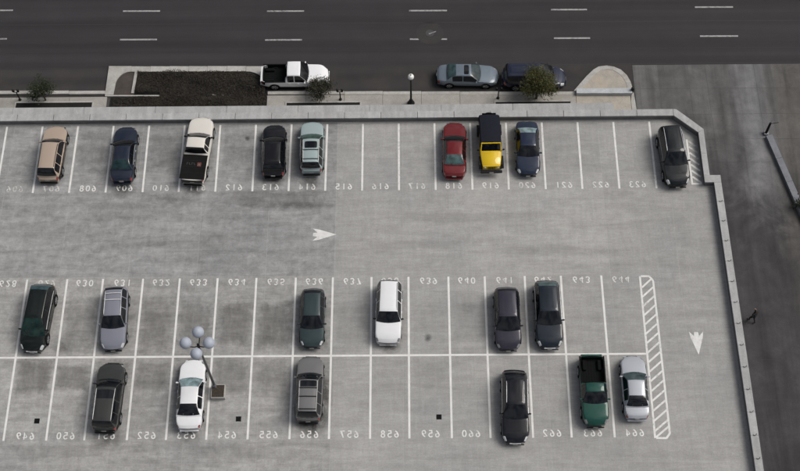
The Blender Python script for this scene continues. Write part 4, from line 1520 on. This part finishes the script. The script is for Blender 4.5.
    for sx in (-1, 1):
        MB().box((sx * .95, .48, 1.20), (.16, .07, .20), .03).tube([(sx * .78, .50, 1.10), (sx * .92, .48, 1.16)], .02, 5).build('side_mirror', tr, rt, 40)
        MB().box((sx * .808, -.20, .78), (.014, .90, .52), .004).build('door', yel, rt)
        MB().box((sx * .74, -2.28, .90), (.14, .04, .2), .01).build('taillight', M['redlens'], rt)


offroader((9.62, 3.18), R(181))

# ---- oil and tyre grime on the deck
def mat_grime():
    """soft rectangle of grime, broken by noise; object colour red channel = strength"""
    t = NT('stall grime')
    tc = t.n('ShaderNodeTexCoord')
    sp = t.n('ShaderNodeSeparateXYZ')
    t.link(tc.outputs['Object'], sp.inputs[0])
    nz = t.noise(t.pos(), 1.9, 9, .72, .5)
    nf = t.noise(t.pos((2.2, .5, 1)), 1.0, 7, .7)
    ax = t.math('ABSOLUTE', sp.outputs[0])
    ay = t.math('ABSOLUTE', sp.outputs[1])
    w = t.math('MULTIPLY', t.math('SUBTRACT', nz, .5), .9)
    m = t.math('ADD', t.math('MAXIMUM', ax, ay), w)
    edge = t.math('MULTIPLY', t.math('SUBTRACT', .92, m), 3.0, True)
    lim = t.math('MULTIPLY', t.math('SUBTRACT', 1.0, t.math('MAXIMUM', ax, ay)), 8.0, True)
    k = t.math('MULTIPLY', t.math('MULTIPLY', edge, lim), t.ramp(nf, [(.3, .45), (.65, 1.0)]))
    oi = t.n('ShaderNodeObjectInfo')
    sc = t.n('ShaderNodeSeparateColor')
    t.link(oi.outputs['Color'], sc.inputs[0])
    t.link(t.math('MULTIPLY', k, t.math('MULTIPLY', sc.outputs[0], .78), True), t.b.inputs['Alpha'])
    return t.out((.085, .081, .074), .75, spec=.3)


M['grime'] = mat_grime()
stn = [('oil', -17.9, .3, 1.1, .9, .5), ('oil', -12.6, .2, 1.0, .8, .55), ('oil', -6.7, .9, 1.0, .8, .55), ('oil', -3.9, .8, .9, .9, .5), ('oil', -3.2, -18.0, 1.3, 1.2, .8), ('oil', -2.35, -16.2, .6, 2.0, .6),
       ('oil', -17.0, -19.0, 1.2, 1.1, .45), ('oil', -11.5, -18.9, 1.0, .8, .35), ('oil', 2.1, -12.6, .9, .6, .45), ('oil', 4.75, -11.9, .3, .35, .5), ('oil', -8.8, 4.6, .25, .25, .6),
       ('oil', -5.2, -1.3, 3.4, .5, .3), ('oil', -14.6, -.6, 2.6, .6, .22), ('oil', 7.6, -9.6, .8, .8, .15), ('oil', 15.7, -13.6, 1, .6, .25), ('oil', -21.0, -12.4, .9, .7, .3)]
for x, al in ((-22.6, .10), (-19.9, .28), (-17.2, .22), (-14.4, .40), (-11.7, .42), (-8.9, .46), (-6.1, .50), (-3.35, .30), (-.6, .14), (2.1, .16), (4.85, .06), (7.6, .10), (10.3, .14)):
    stn.append(('grime', x, -10.75 + rnd.uniform(-.2, .2), 1.45, 2.2 + rnd.uniform(-.2, .3), al))
for x, al in ((-22.6, .52), (-19.9, .46), (-17.1, .35), (-14.4, .38), (-11.7, .30), (-8.9, .34), (-6.1, .28), (-3.35, .25), (2.1, .10), (4.85, .12), (10.3, .1)):
    stn.append(('grime', x, -14.65 + rnd.uniform(-.1, .1), 1.48, 1.25 + rnd.uniform(-.1, .5), al))
for x, al in ((-20.6, .25), (-17.9, .25), (-15.1, .30), (-12.4, .25), (-9.6, .22), (-6.9, .28), (-4.1, .25), (-23.3, .2)):
    stn.append(('grime', x, 3.6 + rnd.uniform(-.2, .2), 1.3, 2.0, al))
for (x, y, a, b, al) in ((-20.5, -19.95, 4.0, .55, .2), (-9.0, -20.1, 3.5, .5, .15), (-6.0, -.6, 4.2, .9, .28), (-16.5, -1.6, 5.0, .9, .18), (-14, -4.2, 6.5, .7, .14), (8.0, -2.4, 6.5, .5, .12), (14.5, -5.2, 5.5, .5, .10), (4.0, -4.6, 4.0, .4, .10)):
    stn.append(('grime', x, y, a, b, al))
for k, (mt, x, y, a, b, al) in enumerate(stn):
    o = mesh_obj('oil_stain' if mt == 'oil' else 'grime_patch', [(-1, -1, 0), (1, -1, 0), (1, 1, 0), (-1, 1, 0)], [(0, 1, 2, 3)], M[mt], deck)
    o.location = (x, y, .0008 + .00004 * k)
    o.scale = (a, b, 1)
    o.color = (al, 0, 0, 1)

# ================================================================== STREET FURNITURE
# four-globe lamp on its pad
lp = empty('globe_lamp', (-9.95, -15.45, 0))
tag(lp, 'tall parking lot lamp with four blue grey globes beside the white sedan', 'lamp')
pad = MB().box((.27, -.47, .22), (.95, .98, .44), .02).build('pedestal', M['kerb'], lp)
MB().box((.27, -.47, .452), (.84, .87, .03), .01).build('pedestal_cap', mat_plain('rusty dark grate', (.045, .036, .028), .8, .2, 0, .3, .35, 9), pad)
MB().box((.02, -.12, .50), (.26, .26, .06), .01).lathe([(.14, .50), (.13, .75), (.09, .82)], (.02, -.12, 0), 12).build('base_plate', M['metal_grey'], lp, 40)
MB().tube([(.02, -.12, .5), (.01, -.05, 4), (0, 0, 7.75)], [.095, .085, .065], 12).build('pole', M['pole'], lp, 50)
arms = MB()
gl = [(.74, 0), (-.74, 0), (0, .74), (0, -.74)]
for (dx, dy) in gl:
    arms.tube([(0, 0, 7.45), (dx * .4, dy * .4, 7.32), (dx * .85, dy * .85, 7.38), (dx, dy, 7.60)], .035, 6)
arms.lathe([(.09, 7.35), (.10, 7.6), (.05, 7.85), (.0, 8.0)], seg=10)
arms.build('arms', M['metal_dark'], lp, 50)
for (dx, dy) in gl:
    gb = MB().lathe([(.385 * math.sin(t), .385 * -math.cos(t)) for t in np.linspace(.0, PI, 15)], (dx, dy, 8.0), 22).build('globe', M['globe_blue'], lp, 180)
    MB().lathe([(.10, 7.54), (.16, 7.60), (.15, 7.66)], (dx, dy, 0), 12).build('collar', M['metal_dark'], gb, 40)

# street lamp with a single white globe
sl = empty('street_lamp', (3.70, 10.15, ZS))
tag(sl, 'black post street lamp with one white globe on the sidewalk', 'street lamp')
MB().lathe([(.30, 0), (.30, .12), (.22, .2), (.16, .5), (.09, .62)], seg=12).build('base', M['metal_dark'], sl, 40)
MB().lathe([(.09, .6), (.075, 2.0), (.06, 3.45), (.12, 3.5), (.12, 3.6)], seg=12).build('post', M['metal_dark'], sl, 40)
MB().lathe([(.25 * math.sin(t), 3.82 - .25 * math.cos(t)) for t in np.linspace(.0, PI, 13)], seg=18).build('globe', M['globe_white'], sl, 180)
MB().lathe([(.05, 4.06), (.05, 4.10), (.015, 4.13), (0, 4.2)], seg=8).build('finial', M['metal_dark'], sl, 40)

# twin-head parking meters
for (x, y, lb) in ((-28.19, 10.83, 'leftmost black parking meter on the sidewalk'), (-2.03, 10.6, 'black parking meter right of the white street pickup'), (10.76, 10.6, 'black parking meter beside the blue street minivan')):
    pmt = empty('parking_meter', (x, y, ZS))
    tag(pmt, lb, 'parking meter', 'parking meters along the kerb')
    MB().lathe([(.13, 0), (.13, .05), (.055, .10), (.045, 1.0), (.045, 1.12)], seg=10).build('post', M['metal_dark'], pmt, 40)
    MB().box((0, 0, 1.12), (.42, .06, .05), .01).build('yoke', M['metal_dark'], pmt)
    for sx in (-.19, .19):
        hd = MB().box((sx, 0, 1.27), (.17, .13, .24), .03)
        hd.lathe([(.095, -.055), (.095, .055)], (sx, 0, 1.40), 14, 'Y')
        hd.build('meter_head', M['metal_dark'], pmt, 40)

# kerb wall east of the alley
kw = empty('kerb_wall', (32.3, 6.9, ZR))
tag(kw, 'low blue grey retaining wall slanting along the right edge of the alley', 'wall')
A0, A1 = Vector((31.92, 6.75)), Vector((34.9, -6.0))
d = (A1 - A0).normalized()
n_ = Vector((-d.y, d.x))
k = 6
for i in range(k):
    a = A0.lerp(A1, i / k) + d * .01
    b = A0.lerp(A1, (i + 1) / k) - d * .01
    q = [a, b, b + n_ * .5, a + n_ * .5]
    MB().prism([(p.x - 32.3, p.y - 6.9) for p in q], -.3, .32).build('wall_block', mat_concrete('blue grey kerb wall', (.175, .183, .205), .2, 1.0), kw)

gp = empty('gate_post', (32.0, 7.1, ZR))
tag(gp, 'leaning dark post with thin raised arms at the end of the slanting wall', 'post')
MB().box((0, 0, .10), (.35, .35, .2), .02).build('base', M['metal_grey'], gp)
MB().tube([(0, 0, .15), (.12, .25, 1.25)], [.11, .09], 8).build('post', M['metal_dark'], gp, 50)
MB().tube([(.1, .22, 1.15), (.75, .30, 1.22)], .028, 6).build('arm', M['metal_dark'], gp, 50)
MB().tube([(.12, .26, 1.2), (.48, .75, 1.6)], .02, 6).build('arm', M['metal_grey'], gp, 50)


# ================================================================== TREES
def tree(name, loc, h, rx, rz, nleaf, leaf, lmat, label, seed, z=ZS, frond=False, parts=('trunk', 'crown'), trunk_r=.06, clear=.3, cat='tree'):
    r = random.Random(seed)
    root = empty(name, (loc[0], loc[1], z))
    tag(root, label, cat, 'small street trees' if cat == 'tree' else None)
    tb = MB()
    tips = []
    base = Vector((0, 0, 0))
    fork = Vector((r.uniform(-.05, .05), r.uniform(-.05, .05), h * clear))
    tb.tube([base, base.lerp(fork, .5) + Vector((.03, 0, 0)), fork], [trunk_r * 1.25, trunk_r, trunk_r * .85], 8)
    nb_ = 9
    for i in range(nb_):
        a = 2 * PI * i / nb_ + r.uniform(-.4, .4)
        q = r.uniform(.35, 1.0)
        end = Vector((math.cos(a) * rx * q, math.sin(a) * rx * q, lerp(h * .95, h * .45, q ** 1.5) + r.uniform(-.1, .1)))
        mid = fork.lerp(end, .5) + Vector((0, 0, .12 * h * .3))
        tb.tube([fork, mid, end], [trunk_r * .6, trunk_r * .35, trunk_r * .12], 6)
        tips += [end, mid, mid.lerp(end, .5)]
        for _ in range(3):
            e2 = mid.lerp(end, r.uniform(.2, 1)) + Vector((r.gauss(0, .22), r.gauss(0, .22), r.gauss(.05, .18))) * rx
            tb.tube([mid.lerp(end, .3), e2], [trunk_r * .25, trunk_r * .08], 5)
            tips.append(e2)
    tb.build('trunk', M['bark'], root, 50)
    v, f = [], []
    for i in range(nleaf):
        t = r.choice(tips)
        g_ = .20 * rx
        p = t + Vector((r.gauss(0, g_), r.gauss(0, g_), r.gauss(0, g_ * .8)))
        dirv = Vector((p.x, p.y, p.z - h * .45))
        if dirv.length < .05:
            dirv = Vector((1, 0, 0))
        dirv = (dirv.normalized() + Vector((r.gauss(0, .7), r.gauss(0, .7), r.gauss(-.15, .5)))).normalized()
        sd = dirv.cross(Vector((r.gauss(0, .6), r.gauss(0, .6), 1))).normalized()
        L = leaf * r.uniform(.6, 1.4) * (1.9 if frond else 1)
        w = leaf * r.uniform(.3, .5) * (.45 if frond else 1)
        dr = Vector((0, 0, -L * .22))
        b = len(v)
        v += [p[:], (p + dirv * L * .5 + sd * w)[:], (p + dirv * L + dr)[:], (p + dirv * L * .5 - sd * w)[:]]
        f.append((b, b + 1, b + 2, b + 3))
    mesh_obj('crown', v, f, lmat, root)
    return root


tree('small_tree', (-26.1, 10.78), 2.9, .92, 1.2, 2200, .11, M['leaf_dark'], 'small dark green tree on the sidewalk at far left', 3, clear=.28)
tree('small_tree', (-3.65, 11.0), 2.1, .85, 1.0, 2600, .10, M['leaf_brown'], 'dark brownish small tree against the nose of the white street pickup', 5, clear=.2)
tree('small_tree', (13.85, 10.55), 3.5, 1.30, 1.5, 6500, .13, M['leaf_yel'], 'yellow-green feathery tree in front of the blue street minivan', 8, frond=True, clear=.3, trunk_r=.08)
tree('shrub', (34.1, .2), 1.0, .8, .8, 900, .14, M['leaf_dark'], 'dark shrub growing over the slanting wall at the right edge', 12, z=ZR, clear=.2, cat='shrub', trunk_r=.04)


# ================================================================== PERSON
def person(loc, yaw, label):
    root = empty('person', (loc[0], loc[1], ZR), yaw)
    tag(root, label, 'person')
    J = {  # joint: (pos, radius)
        'pelvis': ((0, 0, .95), .15), 'waist': ((0, .01, 1.10), .14), 'chest': ((0, .03, 1.32), .17), 'neckb': ((0, .05, 1.48), .075), 'neck': ((0, .06, 1.54), .06), 'head': ((0, .09, 1.63), .095), 'crown': ((0, .09, 1.72), .085),
        'hl': ((-.10, 0, .90), .10), 'kl': ((-.11, .16, .52), .07), 'al': ((-.11, .14, .09), .045), 'tl': ((-.12, .32, .05), .04),
        'hr': ((.10, 0, .90), .10), 'kr': ((.11, -.02, .50), .07), 'ar': ((.11, -.30, .14), .045), 'tr': ((.12, -.16, .05), .04),
        'sl': ((-.20, .03, 1.42), .075), 'el': ((-.29, -.10, 1.15), .055), 'wl': ((-.27, .06, .92), .038), 'fl': ((-.26, .12, .84), .035),
        'sr': ((.20, .03, 1.42), .075), 'er': ((.36, .06, 1.18), .055), 'wr': ((.34, .30, 1.10), .038), 'fr': ((.32, .39, 1.09), .035),
    }
    E_ = [('pelvis', 'waist'), ('waist', 'chest'), ('chest', 'neckb'), ('neckb', 'neck'), ('neck', 'head'), ('head', 'crown'), ('pelvis', 'hl'), ('hl', 'kl'), ('kl', 'al'), ('al', 'tl'), ('pelvis', 'hr'), ('hr', 'kr'), ('kr', 'ar'), ('ar', 'tr'),
          ('chest', 'sl'), ('sl', 'el'), ('el', 'wl'), ('wl', 'fl'), ('chest', 'sr'), ('sr', 'er'), ('er', 'wr'), ('wr', 'fr')]
    # five fingers on each hand
    for hnd, s, dr in (('fl', -1, Vector((0, .35, -1)).normalized()), ('fr', 1, Vector((0, 1, -.2)).normalized())):
        hp = Vector(J[hnd][0])
        side = Vector((1, 0, 0))
        for k, (o, ln) in enumerate(((-.03, .065), (-.01, .075), (.01, .072), (.03, .058))):
            a, b = hnd + 'a%d' % k, hnd + 'b%d' % k
            J[a] = (tuple(hp + side * o + dr * ln * .5), .010)
            J[b] = (tuple(hp + side * o * 1.1 + dr * ln + Vector((0, .012, -.008))), .008)
            E_ += [(hnd, a), (a, b)]
        a = hnd + 't'
        J[a] = (tuple(hp - side * s * .05 + dr * .03), .010)
        E_.append((hnd, a))
    keys = list(J)
    me = bpy.data.meshes.new('body')
    me.from_pydata([J[k][0] for k in keys], [(keys.index(a), keys.index(b)) for a, b in E_], [])
    o = bpy.data.objects.new('body', me)
    col.objects.link(o)
    sk = o.modifiers.new('skin', 'SKIN')
    for i, k in enumerate(keys):
        r = J[k][1]
        sv = me.skin_vertices[0].data[i]
        sv.radius = (r, r)
        sv.use_root = k == 'pelvis'
    sk.use_smooth_shade = True
    ss_ = o.modifiers.new('sub', 'SUBSURF')
    ss_.levels = ss_.render_levels = 1
    dg = bpy.context.evaluated_depsgraph_get()
    nm = bpy.data.meshes.new_from_object(o.evaluated_get(dg))
    bpy.data.objects.remove(o)
    cloth = mat_plain('black jacket cloth', (.012, .012, .014), .85)
    trou = mat_plain('charcoal trousers', (.016, .016, .018), .85)
    skin = mat_plain('skin', (.30, .17, .12), .6)
    shoe = mat_plain('dark shoes', (.012, .011, .010), .6)
    nm.materials.clear()
    for m in (cloth, trou, skin, shoe):
        nm.materials.append(m)
    for p in nm.polygons:
        c = p.center
        hand = (c - Vector(J['fl'][0])).length < .10 or (c - Vector(J['fr'][0])).length < .10
        p.material_index = 3 if c.z < .12 else 2 if (c.z > 1.50 or hand) else 0 if c.z > .92 else 1
        p.use_smooth = True
    b = bpy.data.objects.new('body', nm)
    col.objects.link(b)
    b.parent = root
    b['label'] = 'figure in dark jacket and trousers, mid stride'
    hair = MB().lathe([(.0, -.01), (.098, .0), (.112, .05), (.10, .11), (.06, .15), (0, .165)], (0, .075, 1.62), 14).build('hair', mat_plain('black hair', (.010, .009, .008), .5), root, 180)
    MB().lathe([(.0, .0), (.014, .01), (.018, .03), (.01, .045), (0, .05)], (0, .185, 1.61), 8).build('nose', skin, root, 180)
    for sx in (-.035, .035):
        MB().lathe([(.0, -.012), (.012, 0), (0, .012)], (sx, .178, 1.655), 8).build('eye', mat_plain('eye', (.02, .02, .02), .2), root, 180)
        MB().lathe([(.0, -.03), (.02, -.01), (.024, .015), (0, .035)], (sx * 2.8, .085, 1.64), 8).build('ear', skin, root, 180)
    MB().box((0, .180, 1.565), (.045, .012, .012), .004).build('mouth', mat_plain('lips', (.20, .08, .07), .5), root)


person((28.72, -9.1), R(25), 'person in dark clothes walking alone in the alley')
